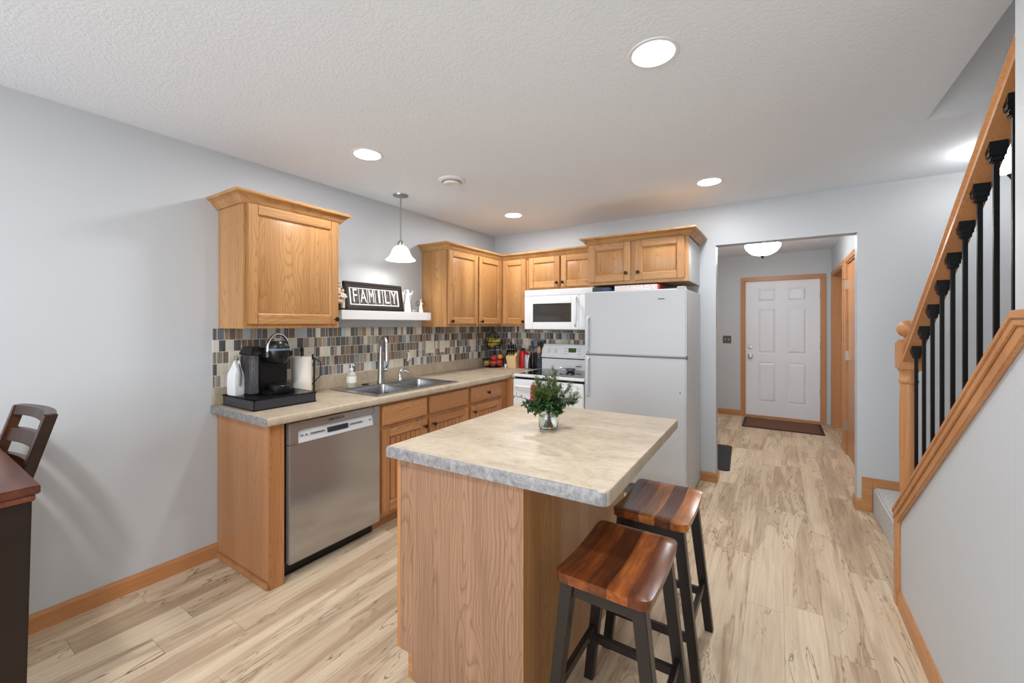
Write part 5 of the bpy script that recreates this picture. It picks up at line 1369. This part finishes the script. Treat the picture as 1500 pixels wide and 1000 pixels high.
# ================================================================== FLOOR MATS
t = thing('doormat', 'brown doormat with dark border at the entrance door', 'doormat', (2.885, 6.80, 0.0))
MB().box(-0.46, -0.335, 0.0005, 0.46, 0.335, 0.008, 0.002).build('border', mat('dark_brown_rubber', (52, 34, 26), 0.8), t)
MB().box(-0.425, -0.30, 0.008, 0.425, 0.30, 0.012, 0.001).build('pile', M['mat_brown'], t)
mb = MB(); mb.prism([(-0.22, -0.46), (0.19, -0.46), (0.22, -0.43), (0.22, 0.43), (0.19, 0.46), (-0.22, 0.46)], 0.0005, 0.010, 0.002, mx=None)
mm = mb.build('floor_mat', M['mat_black']); mm.location = (2.215, 4.86, 0); tag(mm, 'charcoal mat on the hall floor behind the wall corner', 'mat')
mm.rotation_euler = (0, 0, 0.06)

# ================================================================== LIGHTS
def downlight(x, y, label, power=11):
    t = thing('recessed_light', label, 'ceiling light', (x, y, H), 0, 'recessed ceiling lights')
    MB().lathe([(0.078, -0.004), (0.092, -0.004), (0.094, -0.0015), (0.094, -0.0002), (0.078, -0.0002)], seg=36, caps=False).build('trim_ring', M['white'], t)
    MB().lathe([(0.078, -0.0045), (0.0, -0.0045)], seg=36, caps=False).build('lens', M['lens'], t)
    area('lamp', (0, 0, -0.006), (0, 0, 0), 0.15, 0.15, power, (0.985, 0.99, 1.0), t, 'DISK')
    return t
# hall dome light
def dome(loc, label, power, r=0.15, dz=0.0):
    t = thing('dome_light', label, 'ceiling light', loc)
    MB().lathe([(0.0, 0), (r*0.72, 0), (r*0.75, -0.02), (r*0.55, -0.03), (0, -0.03)], seg=28).build('canopy', M['bronze'], t)
    MB().lathe([(r, dz-0.055), (r*0.93, dz-0.095), (r*0.74, dz-0.135), (r*0.45, dz-0.165), (0.015, dz-0.178)], seg=32, caps=False).build('bowl', M[power], t)
    MB().lathe([(0.0, dz-0.165), (0.022, dz-0.172), (0.022, dz-0.180), (0.012, dz-0.195), (0.004, dz-0.212), (0, dz-0.214)], seg=16).build('finial', M['bronze'], t)
    MB().tube([(0, 0, -0.02), (0, 0, dz-0.175)], 0.006).build('stem', M['bronze'], t)
    return t
downlight(2.444, 1.633, 'large round recessed light, nearest, above the island')
downlight(0.727, 1.658, 'recessed light above the left counter, near the lone cabinet', 9)
downlight(2.424, 3.328, 'recessed light in front of the refrigerator')
downlight(0.717, 3.340, 'smallest recessed light, near the far kitchen corner', 11)
downlight(1.62, -0.26, 'recessed light over the dining area', 24)
# pendant
t = thing('pendant_light', 'pendant lamp with white bell shade above the sink', 'pendant lamp', (0.279, 2.332, H))
MB().lathe([(0.0, 0), (0.062, 0), (0.060, -0.008), (0.035, -0.016), (0.012, -0.02), (0, -0.02)], seg=28).build('canopy', M['nickel'], t)
MB().tube([(0, 0, -0.018), (0, 0, -0.375)], 0.0065, 10).build('rod', M['nickel'], t)
MB().lathe([(0.0, -0.365), (0.015, -0.368), (0.024, -0.380), (0.026, -0.398), (0.034, -0.402), (0.034, -0.410), (0.0, -0.41)], seg=20).build('socket_cup', M['nickel'], t)
prof = [(0.028, -0.405), (0.048, -0.418), (0.066, -0.442), (0.078, -0.475), (0.092, -0.500), (0.112, -0.517), (0.119, -0.524)]
mb = MB(); mb.lathe(prof+[(r-0.004, z-0.003) for r, z in prof[::-1]], seg=32, caps=False); mb.build('shade', M['shade'], t)
l = bpy.data.lights.new('bulb', 'POINT'); l.energy = 2.8; l.shadow_soft_size = 0.04; l.color = (1, 0.95, 0.88)
o = bpy.data.objects.new('bulb', l); COL.objects.link(o); o.location = (0, 0, -0.48); o.parent = t
dome((2.700, 5.45, H-0.06+0.06), 'frosted dome light with bronze finial on the hall ceiling', 'domeg', 0.178, -0.095)
dome((3.98, 3.56, H), 'dome light over the stair landing, mostly hidden by the handrail', 'domes', 0.12)
# round ceiling vent
t = thing('ceiling_vent', 'round white air diffuser on the ceiling', 'vent', (0.859, 2.289, H))
MB().lathe([(0.0, -0.0005), (0.100, -0.0005), (0.098, -0.008), (0.078, -0.016), (0.070, -0.014), (0.0, -0.012)], seg=36).build('outer_cone', M['white'], t)
MB().lathe([(0.0, -0.012), (0.056, -0.013), (0.064, -0.024), (0.055, -0.034), (0.040, -0.030), (0.0, -0.028)], seg=36).build('inner_cone', M['white'], t)
MB().lathe([(0.060, -0.0145), (0.067, -0.0165)], seg=36, caps=False).build('slot_ring', M['grey'], t)
